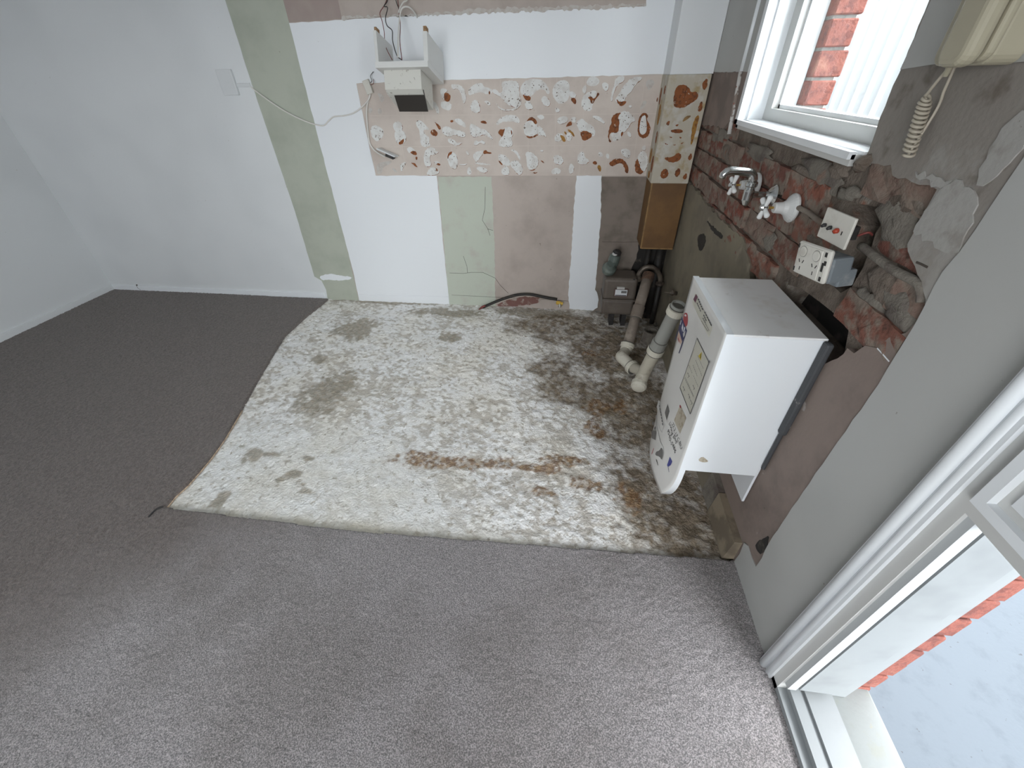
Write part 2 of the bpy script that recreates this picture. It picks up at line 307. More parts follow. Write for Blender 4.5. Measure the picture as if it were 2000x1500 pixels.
def gridmesh(name, X, Y, Z, keep, mat, parent=None, attrs={}):
    """regular grid, keep = mask of cells"""
    ny, nx = X.shape; idx = np.arange(nx * ny).reshape(ny, nx)
    q = np.stack([idx[:-1, :-1], idx[:-1, 1:], idx[1:, 1:], idx[1:, :-1]], -1)[keep]
    used = np.unique(q); re = -np.ones(nx * ny, int); re[used] = np.arange(len(used)); q = re[q]
    co = np.stack([X, Y, Z], -1).reshape(-1, 3)[used]
    me = bpy.data.meshes.new(name); me.vertices.add(len(co)); me.vertices.foreach_set('co', co.ravel().astype(np.float32))
    me.loops.add(q.size); me.loops.foreach_set('vertex_index', q.ravel().astype(np.int32))
    me.polygons.add(len(q)); me.polygons.foreach_set('loop_start', np.arange(0, q.size, 4).astype(np.int32))
    me.polygons.foreach_set('loop_total', np.full(len(q), 4, np.int32))
    me.update(calc_edges=True)
    for k, v in attrs.items():
        a = me.attributes.new(k, 'FLOAT', 'POINT'); a.data.foreach_set('value', v.reshape(-1)[used].astype(np.float32))
    me.polygons.foreach_set('use_smooth', np.ones(len(q), bool)); me.materials.append(mat)
    o = bpy.data.objects.new(name, me); COL.objects.link(o); o.parent = parent; return o
def inside(X, Y, poly):
    r = np.zeros(X.shape, bool); n = len(poly)
    for i in range(n):
        x1, y1 = poly[i]; x2, y2 = poly[(i + 1) % n]
        c = ((y1 > Y) != (y2 > Y)) & (X < (x2 - x1) * (Y - y1) / (y2 - y1 + 1e-12) + x1); r ^= c
    return r
def clamp01(a): return np.clip(a, 0, 1)
def sstep(a, lo, hi): t = clamp01((a - lo) / (hi - lo)); return t * t * (3 - 2 * t)


# ================================================================== FLOOR (bare concrete patch)
S = 0.006
gx = np.arange(-2.68, 0.012, S); gy = np.arange(-2.06, 0.006, S); X, Y = np.meshgrid(gx, gy)
rough = fbm(X + 0.4 * Y, Y, 26, 4); rough2 = fbm(X, Y, 70, 3, 5); big = fbm(X, Y, 3.2, 3, 9)
Z = (rough - 0.5) * 0.0125 + (rough2 - 0.5) * 0.0075 + (big - 0.5) * 0.004
flatL = sstep(-X - 0.9 * (Y + 1.2), 1.35, 1.9) * sstep(-Y, 1.25, 1.6)   # smoother trowelled strip by the front corner
Z = Z * (1 - 0.35 * flatL) - 0.002
def blob(px, py, rx, ry, rot=0.0, warp=0.5, off=0):
    c = FL(px, py, 0); dx = X - c[0]; dy = Y - c[1]; ca, sa = math.cos(rot), math.sin(rot)
    d = np.sqrt(((dx * ca + dy * sa) / rx) ** 2 + ((-dx * sa + dy * ca) / ry) ** 2)
    return 1 - sstep(d + (fbm(X, Y, 9, 4, off + 20) - 0.5) * 2 * warp + (fbm(X, Y, 45, 2, off) - 0.5) * warp, 0.55, 1.15)
dirt = np.zeros_like(X); rust = np.zeros_like(X); damp = np.zeros_like(X)
for i, b in enumerate([(690, 640, .17, .16), (640, 765, .13, .17), (610, 790, .10, .08), (620, 700, .06, .05), (870, 610, .25, .06), (1040, 610, .35, .08), (760, 590, .4, .03), (880, 660, .1, .06),
                       (520, 885, .09, .025), (495, 890, .05, .05), (430, 975, .03, .05), (575, 925, .035, .03), (605, 895, .035, .02), (545, 935, .02, .015), (592, 945, .02, .015), (600, 960, .045, .02), (560, 900, .03, .012), (475, 900, .03, .03)]):
    dirt = np.maximum(dirt, blob(*b, off=i, warp=.9) * .8)
for i, b in enumerate([(850, 900, .19, .045), (960, 905, .16, .035), (1040, 912, .10, .025), (830, 890, .07, .03), (1150, 945, .06, .04), (1235, 970, .08, .09), (1165, 800, .06, .09), (1150, 690, .1, .05), (1160, 835, .05, .05), (1060, 960, .06, .03), (1100, 900, .10, .03), (1210, 790, .06, .06)]):
    rust = np.maximum(rust, blob(*b, off=i + 30, warp=1.0))
for i, b in enumerate([(1250, 800, .24, .42), (1200, 680, .38, .33), (1310, 960, .26, .30), (1360, 1030, .24, .22), (1100, 640, .42, .22), (1120, 760, .20, .18), (1240, 620, .4, .2), (1080, 720, .16, .16)]):
    damp = np.maximum(damp, blob(*b, off=i + 50, warp=.42) * (1 if i < 4 else .8))
edge = sstep(Y, -1.83, -1.95) * 0 + sstep(-Y, 1.90, 1.96)
FLOORM = bpy.data.materials.new('whitewashed_concrete'); FLOORM.use_nodes = True
nt = FLOORM.node_tree; N = nt.nodes; L = nt.links; P = N['Principled BSDF']; P.inputs['Roughness'].default_value = 0.85; P.inputs['Specular IOR Level'].default_value = 0.3
def attr(n): a = N.new('ShaderNodeAttribute'); a.attribute_name = n; return a.outputs['Fac']
def mixc(f, a, b):
    m = N.new('ShaderNodeMix'); m.data_type = 'RGBA'; L.new(f, m.inputs[0])
    for s, v in ((6, a), (7, b)):
        if isinstance(v, tuple): m.inputs[s].default_value = (*v, 1)
        else: L.new(v, m.inputs[s])
    return m.outputs[2]
def noisef(sc, lo, hi, det=5, w=0.0):
    t = N.new('ShaderNodeTexCoord'); n = N.new('ShaderNodeTexNoise'); n.noise_dimensions = '4D'; n.inputs['W'].default_value = w; n.inputs['Scale'].default_value = sc; n.inputs['Detail'].default_value = det; n.inputs['Roughness'].default_value = 0.65
    L.new(t.outputs['Object'], n.inputs['Vector']); r = N.new('ShaderNodeMapRange'); r.inputs[1].default_value = lo; r.inputs[2].default_value = hi; r.interpolation_type = 'SMOOTHSTEP'; L.new(n.outputs['Fac'], r.inputs[0]); return r.outputs[0]
c = mixc(noisef(3, .4, .65, 3), (0.88, 0.875, 0.865), (0.84, 0.81, 0.75))
c = mixc(noisef(32, .54, .66, 5, 2), c, (0.42, 0.375, 0.315))
c = mixc(attr('pit'), c, (0.40, 0.35, 0.28))
c = mixc(noisef(11, .60, .70, 6, 9), c, (0.40, 0.37, 0.30))
c = mixc(attr('trowel'), c, (0.74, 0.75, 0.71))
c = mixc(attr('edge'), c, (0.52, 0.47, 0.37))
c = mixc(attr('dirt'), c, mixc(noisef(40, .45, .6, 4, 5), (0.30, 0.27, 0.21), (0.40, 0.34, 0.26)))
c = mixc(attr('damp'), c, mixc(noisef(26, .42, .62, 5, 7), (0.135, 0.098, 0.06), (0.29, 0.23, 0.16)))
c = mixc(attr('rust'), c, mixc(noisef(45, .42, .6, 4, 8), (0.17, 0.085, 0.035), (0.36, 0.235, 0.125)))
L.new(c, P.inputs['Base Color'])
tcn = N.new('ShaderNodeTexCoord'); bn = N.new('ShaderNodeTexNoise'); bn.inputs['Scale'].default_value = 110; bn.inputs['Detail'].default_value = 5
L.new(tcn.outputs['Object'], bn.inputs['Vector']); bb = N.new('ShaderNodeBump'); bb.inputs['Strength'].default_value = 0.9; bb.inputs['Distance'].default_value = 0.008
L.new(bn.outputs['Fac'], bb.inputs['Height']); L.new(bb.outputs[0], P.inputs['Normal'])
fl = gridmesh('floor', X, Y, Z, np.ones((X.shape[0] - 1, X.shape[1] - 1), bool), FLOORM, attrs=dict(dirt=clamp01(dirt), rust=clamp01(rust * (.42 + 1.0 * sstep(fbm(X, Y, 60, 3, 88), .36, .6))) * .85, damp=clamp01(damp * (.72 + .5 * sstep(fbm(X, Y, 30, 4, 99), .36, .6))) * .92, trowel=clamp01(flatL) * .22, pit=clamp01(sstep(-fbm(X * .8 + .5 * Y, Y, 58, 3, 61) - .45 * (rough - .5) - .5 * (fbm(X, Y, 5, 3, 70) - .5), -.50, -.36) * (1 - .5 * flatL)) * .6, edge=clamp01(edge * 0.45 + (fbm(X, Y, 14, 3, 77) - .5) * edge)))
struct(fl)
struct(box('subfloor', (XL, YF, -0.14), (0.0, 0.0, -0.012), STEPC)); bpy.data.objects['subfloor'].name = 'floor_slab'

# ================================================================== CARPET
cut = [FL(u, v, .012)[:2] for u, v in [(640, 583), (620, 600), (600, 615), (555, 655), (530, 695), (500, 745), (470, 800), (440, 850), (418, 882), (400, 905), (365, 945), (340, 968), (322, 990)]]
front = [FL(u, v, .012)[:2] for u, v in [(500, 1013), (700, 1037), (850, 1048), (1000, 1060), (1250, 1080), (1437, 1094)]]
carpoly = [(XL, 0.0)] + [tuple(p) for p in cut] + [tuple(p) for p in front] + [(0.004, -1.93), (0.004, -2.9), (XL, -2.9)]
S = 0.0055
gx = np.arange(XL, 0.006, S); gy = np.arange(-2.9, 0.003, S); X, Y = np.meshgrid(gx, gy)
ins = inside(X, Y, carpoly)
rngc = np.random.RandomState(5)
tuft = fbm(X, Y, 130, 2, 3); wave = fbm(X, Y, 1.6, 3, 12)
Z = 0.0105 + (tuft - 0.5) * 0.0045 + rngc.rand(*X.shape) * 0.0034 + (wave - .5) * 0.004
Z[~ins] = 0.0
cell = ins[:-1, :-1] | ins[:-1, 1:] | ins[1:, 1:] | ins[1:, :-1]
CARM = bpy.data.materials.new('grey_cut_pile'); CARM.use_nodes = True
nt = CARM.node_tree; N = nt.nodes; L = nt.links; P = N['Principled BSDF']; P.inputs['Roughness'].default_value = 0.95; P.inputs['Specular IOR Level'].default_value = 0.1
P.inputs['Sheen Weight'].default_value = 0.25; P.inputs['Sheen Roughness'].default_value = 0.6
c = mixc(noisef(260, .40, .62, 3), (0.17, 0.163, 0.163), (0.43, 0.392, 0.395))
c = mixc(noisef(1.7, .42, .62, 4, 4), c, mixc(noisef(260, .42, .62, 3), (0.145, 0.136, 0.132), (0.35, 0.315, 0.31)))
c = mixc(attr('soil_shade'), c, mixc(noisef(120, .4, .62, 3), (0.12, 0.098, 0.088), (0.19, 0.16, 0.145)))
c = mixc(noisef(8, .68, .76, 3, 6), c, (0.12, 0.105, 0.095))
L.new(c, P.inputs['Base Color'])
tcn = N.new('ShaderNodeTexCoord'); bn = N.new('ShaderNodeTexNoise'); bn.inputs['Scale'].default_value = 300; bn.inputs['Detail'].default_value = 3
L.new(tcn.outputs['Object'], bn.inputs['Vector']); bb = N.new('ShaderNodeBump'); bb.inputs['Strength'].default_value = 0.8; bb.inputs['Distance'].default_value = 0.005
L.new(bn.outputs['Fac'], bb.inputs['Height']); L.new(bb.outputs[0], P.inputs['Normal'])
soil_shade = sstep(-X + 0.55 * (Y + 2.2) + (fbm(X, Y, 2.2, 4, 31) - .5) * 1.2, 1.7, 2.6)  # darker left side: real soiling plus weaker light, put into the colour
ca = gridmesh('carpet', X, Y, Z, cell, CARM, attrs=dict(soil_shade=soil_shade))
tag(ca, 'grey-brown cut-pile carpet cut away around the bare concrete', 'carpet', kind='stuff')
mesh('carpet_backing', [(XL, YF, .010), (0, YF, .010), (0, -2.895, .010), (XL, -2.895, .010)], [(0, 1, 2, 3)], CARM, ca)
tube('frayed_edge', [(p[0] + .006, p[1], .004) for p in cut[6:]], .0035, UNDERLAY, ca, seg=6, sm=4)
tag(tube('loose_thread', [FL(u, v, .016) for u, v in [(290, 1010), (298, 1001), (306, 994), (318, 990)]], .003, WIREB, seg=6, sm=3), 'short black thread at the corner of the cut carpet', 'thread')

# ================================================================== WALLS
# ---- back wall
wb = struct(box('wall_back', (XL - 0.1, 0.0, -0.1), (0.0, 0.11, ZC), TAUPE))
WA = [(XL, 0.0), (XL, ZC)] + bwp([(440 - 110, -353), (440, 0), (492, 164), (576, 412), (614, 540), (628, 548), (637, 566), (640, 583)])
WA[2] = (WA[3][0], ZC)
slab('white_paint', ragged(WA, .04, .0015, 3), 'back', -.002, 0, WHITE, wb)
gs = bwp([(440, 0), (492, 164), (576, 412), (614, 540), (628, 548), (637, 566), (640, 590), (702, 592), (680, 495), (622, 270), (565, 45), (553, 0)])
gs = [(gs[0][0], ZC)] + gs + [(gs[-1][0], ZC)]
slab('green_strip', gs, 'back', -.0006, 0, GREEN, wb)
slab('torn_paper_scrap', ragged(chaikin(bwp([(623, 540), (640, 534), (660, 537), (688, 541), (684, 546), (660, 548), (640, 546), (630, 548)]), 1), .01, .003, 4), 'back', -.0012, 0, WHITE_FRESH, wb)
WBp = bwp([(565, 45), (668, 39), (760, 33), (905, 26), (1050, 20), (1262, 12), (1262, 0)])
WBp = WBp + [(WBp[-1][0], ZC), (-.2, ZC)] + bwp([(1298, 145), (1150, 149), (1000, 153), (858, 157), (696, 163), (716, 260), (734, 343), (853, 343), (866, 480), (878, 597), (790, 592), (702, 588), (690, 530), (622, 270)])
slab('white_paint', ragged(WBp, .035, .0018, 8), 'back', -.002, 0, WHITE_FRESH, wb)
ub = bwp([(551, 0), (565, 44), (668, 38), (668, 0)]); ub = [(ub[0][0], 1.95)] + ub[:3] + [(ub[2][0], 1.95)]
slab('bare_plaster_patch', ub, 'back', -.0005, 0, UPBAND, wb)
for k, pts in enumerate([[(668, 33), (760, 30), (850, 24), (905, 21), (905, 27), (850, 29), (760, 34), (668, 39)], [(905, 18), (1000, 15), (1100, 13), (1250, 8), (1262, 7), (1262, 12), (1150, 18), (1050, 22), (905, 27)]]):
    slab('ragged_plaster_lip', ragged(bwp(pts), .012, .006, 20 + k), 'back', -.006, 0, GLUEF, wb)
slab('tile_bed', bwp([(696, 163), (858, 157), (1298, 145), (1296, 160), (1266, 343), (853, 343), (734, 343)]), 'back', -.0007, 0, SPLASH, wb)
slab('green_plaster_patch', ragged(bwp([(855, 345), (960, 345), (966, 480), (968, 600), (920, 602), (878, 600)]), .02, .003, 9), 'back', -.0006, 0, GREEN2, wb)
slab('dirty_shade_patch', bwp([(1172, 345), (1268, 345), (1256, 490), (1252, 612), (1160, 610), (1168, 470)]), 'back', -.0006, 0, DARKTAUPE, wb)
slab('black_patch', ragged(bwp([(1250, 470), (1315, 470), (1300, 615), (1212, 615), (1217, 590), (1228, 560), (1232, 530), (1243, 505)]), .03, .006, 2), 'back', -.0011, 0, BLACKPL, wb)  # near-black patch low on the wall, below the duct
slab('white_plaster_strip', ragged(bwp([(1126, 343), (1175, 343), (1173, 430), (1168, 500), (1162, 565), (1166, 571), (1169, 585), (1167, 600), (1158, 606), (1112, 602), (1110, 570), (1116, 490), (1120, 420)]), .02, .003, 11), 'back', -.006, 0, WHITE_FRESH, wb)
def ribbon(name, pts, wdt, d, mat, parent, plane='back'):
    P = [np.array(p) for p in pts]; A, B = [], []
    for i, p in enumerate(P):
        t = P[min(i + 1, len(P) - 1)] - P[max(0, i - 1)]; n = np.array([-t[1], t[0]]) / max(np.hypot(*t), 1e-6)
        A.append(tuple(p + n * wdt / 2)); B.append(tuple(p - n * wdt / 2))
    return slab(name, A + B[::-1], plane, d, 0, mat, parent)
for pts in [[(878, 533), (905, 534), (920, 532), (943, 532), (967, 543), (977, 557), (993, 573)], [(948, 365), (947, 407), (942, 430), (953, 447), (957, 460)], [(905, 500), (912, 520), (913, 533)], [(952, 447), (963, 450)]]:
    ribbon('crack', ragged(bwp(pts), .012, .0035, len(pts))[:-max(1, int(.3 / .012)) or None] if False else bwp(pts), .0022, -.0012, CRACK, wb)
ribbon('skirting_line', bwp([(882, 576), (960, 580), (1040, 583), (1110, 588)]), .0018, -.0012, CRACK, wb)
ribbon('skirting_line', bwp([(1176, 472), (1215, 473), (1250, 472)]), .002, -.0012, CRACK, wb)
slab('red_primer_patch', ragged(chaikin(bwp([(965, 598), (990, 586), (1030, 578), (1060, 582), (1052, 592), (1000, 600)]), 1), .02, .006, 5), 'back', -.0014, 0, M('red_primer', (0.20, 0.10, 0.085), .9, [((.4, .34, .3), 20, .5, .62, 4)]), wb)

GRID = M('tile_joint_ridge', (0.615, 0.547, 0.492), .85)
for v0, v1 in ((226, 222), (287, 283)):
    ribbon('joint_ridge', bwp([(722 if v0 < 250 else 736, v0), (1000, (v0 + v1) / 2), (1282 if v0 < 250 else 1274, v1)]), .003, -.0011, GRID, wb)
for k in range(10):
    x_ = -.30 - k * .157; zb, zt_ = .905, 1.385
    if x_ < -1.87: break
    ribbon('joint_ridge', [(x_, zb), (x_ + .002, (zb + zt_) / 2), (x_, zt_)], .003, -.0011, GRID, wb)
# adhesive left by the tiles, traced mark by mark
def crop(ox, oy, s, pts): return [(ox + a / s, oy + b / s) for a, b in pts]
A_ = lambda *p: crop(700, 140, 7.1425, p)
B_ = lambda *p: crop(900, 140, 7.1417, p)
C_ = lambda *p: crop(1080, 140, 7.1417, p)
white_marks = [
 A_((1165, 420), (1290, 440), (1280, 530), (1210, 525), (1160, 490)), A_((1310, 190), (1330, 260), (1380, 235), (1430, 300), (1455, 420), (1475, 410), (1492, 340), (1465, 250), (1410, 195), (1360, 195)),
 A_((1150, 250), (1200, 240), (1240, 270), (1200, 300), (1200, 400), (1160, 330)),
 A_((200, 770), (260, 760), (340, 820), (330, 900), (260, 960), (200, 900), (180, 830)), A_((500, 720), (570, 700), (610, 760), (600, 830), (540, 840), (495, 780)),
 A_((520, 840), (600, 820), (660, 900), (640, 980), (570, 1010), (520, 930)), A_((830, 710), (880, 710), (960, 790), (980, 820), (900, 820), (930, 880), (980, 900), (970, 980), (1000, 1000), (930, 1025), (880, 1000), (870, 900), (860, 820), (820, 760)),
 A_((1200, 790), (1250, 770), (1320, 810), (1430, 830), (1470, 860), (1460, 905), (1400, 900), (1340, 870), (1270, 905), (1210, 870), (1190, 830)),
 A_((1260, 940), (1310, 940), (1370, 990), (1440, 985), (1380, 1030), (1310, 1010), (1265, 980)), A_((1350, 670), (1420, 660), (1480, 720), (1490, 775), (1440, 750), (1380, 720)),
 A_((1580, 740), (1640, 760), (1700, 800), (1790, 830), (1850, 920), (1838, 935), (1760, 870), (1690, 890), (1620, 910), (1580, 850)),
 A_((1645, 955), (1615, 1010), (1660, 1022), (1700, 985), (1740, 1012), (1762, 992), (1720, 955), (1680, 985)), A_((680, 1080), (720, 1050), (770, 1080), (790, 1110), (720, 1140)),
 A_((590, 1290), (660, 1265), (650, 1300), (620, 1340), (605, 1390), (590, 1340)), A_((960, 1090), (1010, 1070), (1060, 1090), (1070, 1120), (1110, 1130), (1060, 1160), (1000, 1165), (1000, 1230), (1020, 1270), (1000, 1300), (950, 1300), (930, 1240), (925, 1170)),
 A_((1050, 1260), (1110, 1250), (1140, 1290), (1100, 1300)), A_((1000, 1350), (1060, 1340), (1110, 1380), (1110, 1420), (1030, 1440), (960, 1430)),
 A_((1260, 1150), (1330, 1140), (1370, 1200), (1375, 1290), (1350, 1345), (1290, 1320), (1260, 1250), (1245, 1200)), A_((1530, 1340), (1560, 1340), (1575, 1410), (1550, 1435), (1520, 1420)),
 A_((1620, 1140), (1700, 1110), (1740, 1110), (1720, 1160), (1670, 1220), (1650, 1250), (1610, 1190)), A_((1650, 1340), (1720, 1330), (1800, 1370), (1770, 1410), (1700, 1390)),
 A_((1570, 230), (1650, 180), (1720, 170), (1740, 220), (1830, 240), (1840, 290), (1780, 310), (1700, 280), (1620, 300), (1570, 320), (1555, 290)), A_((1580, 460), (1620, 400), (1670, 430), (1690, 520), (1680, 560), (1600, 555), (1570, 510)),
 A_((1760, 410), (1830, 420), (1840, 470), (1780, 440)), A_((960, 390), (1030, 400), (1100, 470), (1118, 560), (1090, 570), (1060, 490), (990, 430)), A_((1500, 1110), (1530, 1120), (1545, 1160), (1515, 1150)), A_((1400, 1290), (1460, 1290), (1510, 1280), (1490, 1305), (1440, 1305)),
 A_((1640, 1265), (1700, 1275), (1780, 1280), (1840, 1300), (1760, 1295), (1660, 1290)),
 B_((590, 160), (740, 150), (790, 200), (780, 300), (810, 380), (790, 450), (760, 485), (700, 450), (640, 430), (580, 350), (540, 330), (480, 300), (470, 260), (520, 255), (560, 310), (600, 270), (580, 210)),
 B_((510, 420), (560, 500), (640, 522), (740, 512), (800, 462), (820, 390), (818, 460), (765, 522), (650, 540), (565, 522)),
 B_((880, 190), (950, 130), (1050, 120), (1140, 150), (1190, 230), (1210, 290), (1180, 305), (1150, 250), (1060, 250), (1010, 310), (960, 340), (900, 330), (860, 280)), B_((910, 420), (950, 410), (990, 470), (1000, 510), (930, 520), (900, 470)),
 B_((1140, 360), (1190, 350), (1240, 420), (1220, 480), (1160, 460), (1130, 400)), B_((1300, 230), (1360, 160), (1450, 140), (1500, 200), (1500, 320), (1470, 390), (1390, 430), (1340, 390), (1300, 330)), B_((1510, 290), (1570, 280), (1610, 340), (1550, 370)),
 B_((1320, 505), (1370, 520), (1375, 555), (1325, 565)), B_((520, 700), (590, 640), (680, 610), (770, 630), (800, 690), (780, 715), (720, 690), (640, 690), (580, 700), (530, 745)),
 B_((590, 830), (640, 790), (700, 800), (720, 870), (690, 930), (715, 990), (690, 1030), (560, 1025), (540, 980), (580, 920)), B_((900, 740), (960, 680), (1030, 680), (1060, 760), (1060, 860), (1000, 900), (920, 880), (890, 810)),
 B_((1060, 620), (1130, 600), (1165, 640), (1120, 670)), B_((1080, 760), (1140, 800), (1190, 915), (1140, 880), (1080, 880)), B_((1350, 680), (1380, 640), (1450, 625), (1490, 660), (1460, 710), (1380, 725)), B_((1540, 640), (1610, 640), (1590, 710), (1550, 690)),
 B_((1310, 920), (1350, 870), (1420, 870), (1400, 950), (1330, 970)), B_((1470, 870), (1530, 850), (1550, 930), (1490, 970)), B_((530, 1170), (570, 1160), (640, 1190), (680, 1260), (670, 1300), (610, 1300), (550, 1250)), B_((700, 1270), (790, 1250), (850, 1330), (850, 1400), (810, 1435), (760, 1380), (720, 1330)),
 B_((580, 1360), (620, 1320), (665, 1350), (670, 1430), (600, 1435), (570, 1400)), B_((700, 1100), (760, 1095), (810, 1150), (825, 1225), (800, 1200), (770, 1140)), B_((910, 1150), (960, 1130), (1030, 1170), (1070, 1240), (1060, 1310), (990, 1360), (940, 1330), (930, 1240)),
 B_((1300, 1180), (1380, 1170), (1430, 1240), (1390, 1290), (1310, 1270)), B_((1270, 1380), (1330, 1340), (1390, 1370), (1370, 1420), (1280, 1420)), B_((1520, 1300), (1550, 1290), (1580, 1360), (1540, 1420), (1510, 1390)), B_((1110, 1095), (1150, 1095), (1145, 1115), (1115, 1112)),
 C_((480, 140), (520, 80), (590, 75), (640, 130), (610, 180), (550, 195), (490, 180)), C_((420, 220), (460, 190), (465, 250), (440, 310), (415, 270)), C_((690, 160), (770, 170), (770, 230), (740, 270), (700, 230)),
 C_((490, 310), (560, 280), (600, 300), (580, 380), (540, 450), (540, 520), (450, 520), (410, 450), (430, 350)), C_((880, 100), (980, 80), (975, 150), (900, 180), (850, 290), (840, 380), (815, 380), (830, 280), (860, 180)),
 C_((1000, 200), (1090, 110), (1200, 100), (1210, 130), (1130, 190), (1090, 270), (1020, 330), (1000, 400), (920, 410), (890, 370), (950, 290)), C_((370, 690), (420, 670), (460, 720), (540, 760), (570, 830), (550, 890), (480, 850), (390, 830), (360, 770), (345, 730)),
 C_((560, 620), (640, 625), (712, 690), (700, 722), (640, 680), (580, 652)), C_((950, 590), (1020, 565), (1090, 620), (1130, 690), (1080, 700), (1030, 790), (980, 830), (930, 790), (930, 690), (900, 640)), C_((820, 850), (900, 850), (960, 830), (950, 910), (880, 960), (830, 950)),
 C_((360, 1160), (420, 1120), (440, 1200), (500, 1240), (450, 1280), (370, 1280), (350, 1220)), C_((960, 1090), (1040, 1080), (1080, 1140), (1050, 1200), (1000, 1180), (960, 1130)), C_((740, 1150), (780, 1150), (780, 1210), (745, 1200)),
 C_((1190, 1190), (1240, 1120), (1300, 1160), (1310, 1290), (1270, 1380), (1220, 1350), (1200, 1260)), C_((1240, 1050), (1290, 1030), (1290, 1090), (1250, 1090)), C_((640, 1120), (690, 1140), (690, 1180), (640, 1180)), C_((1035, 840), (1080, 850), (1090, 910), (1050, 900)), C_((1060, 470), (1095, 470), (1090, 500), (1065, 498))]
faint_marks = [A_((260, 290), (340, 320), (365, 390), (320, 440), (290, 350)), A_((140, 500), (200, 510), (190, 570), (140, 590)), A_((270, 520), (320, 500), (330, 590), (270, 590)), A_((250, 1290), (330, 1260), (480, 1240), (440, 1290), (340, 1330), (330, 1420), (260, 1430)), A_((460, 1350), (520, 1350), (545, 1410), (510, 1400)),
 C_((1290, 150), (1340, 100), (1420, 130), (1400, 200), (1340, 260), (1310, 230)), C_((1260, 400), (1320, 410), (1270, 500), (1200, 540))]
brown_marks = [A_((1200, 290), (1280, 310), (1290, 370), (1260, 425), (1200, 400), (1195, 340)), A_((560, 985), (605, 955), (640, 925), (628, 1008), (570, 1022)), A_((1000, 830), (1060, 800), (1112, 850), (1092, 905), (1030, 890)), A_((1055, 690), (1140, 755), (1155, 800), (1125, 812), (1095, 750)),
 A_((1280, 680), (1320, 672), (1328, 700), (1290, 712)), A_((1690, 700), (1760, 676), (1800, 722), (1760, 728)), A_((720, 1120), (790, 1098), (822, 1150), (800, 1168), (740, 1142)), A_((800, 1180), (827, 1190), (820, 1235), (798, 1220)), A_((725, 1265), (790, 1275), (832, 1335), (800, 1325)), A_((1105, 1268), (1147, 1288), (1140, 1312), (1095, 1300)),
 A_((1240, 1190), (1258, 1130), (1312, 1108), (1302, 1150), (1262, 1170), (1252, 1225)), A_((1740, 1110), (1780, 1088), (1802, 1120), (1857, 1125), (1856, 1147), (1790, 1142), (1750, 1152)), A_((1830, 260), (1845, 300), (1825, 322), (1815, 290)), A_((1085, 1340), (1110, 1370), (1105, 1400), (1080, 1370)),
 B_((860, 310), (920, 340), (960, 330), (980, 370), (960, 410), (910, 400), (880, 360)), B_((1530, 370), (1590, 360), (1615, 410), (1600, 462), (1560, 430)), B_((515, 850), (550, 798), (590, 810), (620, 785), (602, 850), (580, 912), (555, 890)), B_((910, 700), (960, 636), (1020, 636), (1072, 710), (1042, 742), (1000, 680), (950, 680)),
 B_((918, 888), (990, 908), (1060, 868), (1082, 885), (1030, 917), (960, 932), (918, 912)), B_((1455, 772), (1530, 676), (1560, 742), (1500, 762)), B_((528, 1230), (592, 1298), (570, 1303), (532, 1262)), B_((950, 1375), (1055, 1355), (1000, 1384)), B_((985, 1412), (1082, 1400), (1040, 1424)), B_((1115, 1232), (1170, 1270), (1160, 1278), (1120, 1250)),
 B_((700, 800), (722, 850), (712, 890), (700, 850)), C_((480, 360), (540, 338), (560, 380), (600, 355), (620, 285), (655, 310), (612, 362), (582, 402), (562, 445), (528, 442), (518, 390)), C_((878, 368), (920, 420), (1000, 408), (1032, 420), (970, 484), (918, 472)),
 C_((380, 820), (520, 838), (552, 890), (500, 942), (430, 968), (393, 920)), C_((810, 660), (850, 590), (962, 562), (900, 640), (932, 680), (912, 830), (880, 860), (800, 842), (782, 930), (822, 977), (780, 988), (768, 900), (778, 830), (790, 760), (820, 720)),
 C_((1186, 700), (1216, 600), (1290, 566), (1334, 620), (1302, 660), (1352, 740), (1358, 830), (1312, 925), (1220, 925), (1178, 850)), C_((543, 1270), (590, 1238), (622, 1280), (590, 1302)), C_((778, 1270), (860, 1212), (960, 1207), (1032, 1280), (1058, 1360), (1042, 1424), (1008, 1400), (988, 1310), (950, 1272), (880, 1290), (840, 1322), (798, 1312)),
 C_((1138, 1270), (1180, 1205), (1202, 1270), (1222, 1360), (1272, 1390), (1220, 1438), (1148, 1400)), C_((1440, 400), (1460, 350), (1465, 380), (1450, 430)), C_((945, 860), (970, 830), (985, 860), (950, 915))]
ochre_marks = [B_((1380, 880), (1440, 900), (1470, 970), (1430, 982), (1400, 930)), B_((1490, 800), (1540, 818), (1592, 890), (1575, 912), (1540, 860), (1500, 832)), C_((618, 1310), (655, 1298), (677, 1350), (662, 1402), (630, 1370)), B_((1440, 830), (1470, 840), (1480, 880), (1450, 870))]
for i, p in enumerate(faint_marks): slab('adhesive_mark', ragged(chaikin(bwp(p), 2), .008, .001, i), 'back', -.0012, 0, GLUEF, wb)
for i, p in enumerate(brown_marks): slab('glue_residue', ragged(chaikin(bwp(p), 1), .006, .0022, i), 'back', -.0026 - (i % 4) * .00007, 0, RUST, wb)
for i, p in enumerate(white_marks):
    q = chaikin(bwp(p), 1); cx_, cz_ = np.mean([a for a, b in q]), np.mean([b for a, b in q])
    q = [(cx_ + (a - cx_) * 1.2, cz_ + (b - cz_) * 1.2) for a, b in q]
    if i % 3: slab('glue_residue', [(a + .0012, b - .0016) for a, b in ragged(q, .007, .0016, i + 5)], 'back', -.0012 - (i % 6) * .00007, 0, EDGEG if i % 2 else RUST, wb)
    slab('adhesive_mark', ragged(q, .007, .0022, i), 'back', -.0019 - (i % 7) * .00008, 0, GLUE, wb)
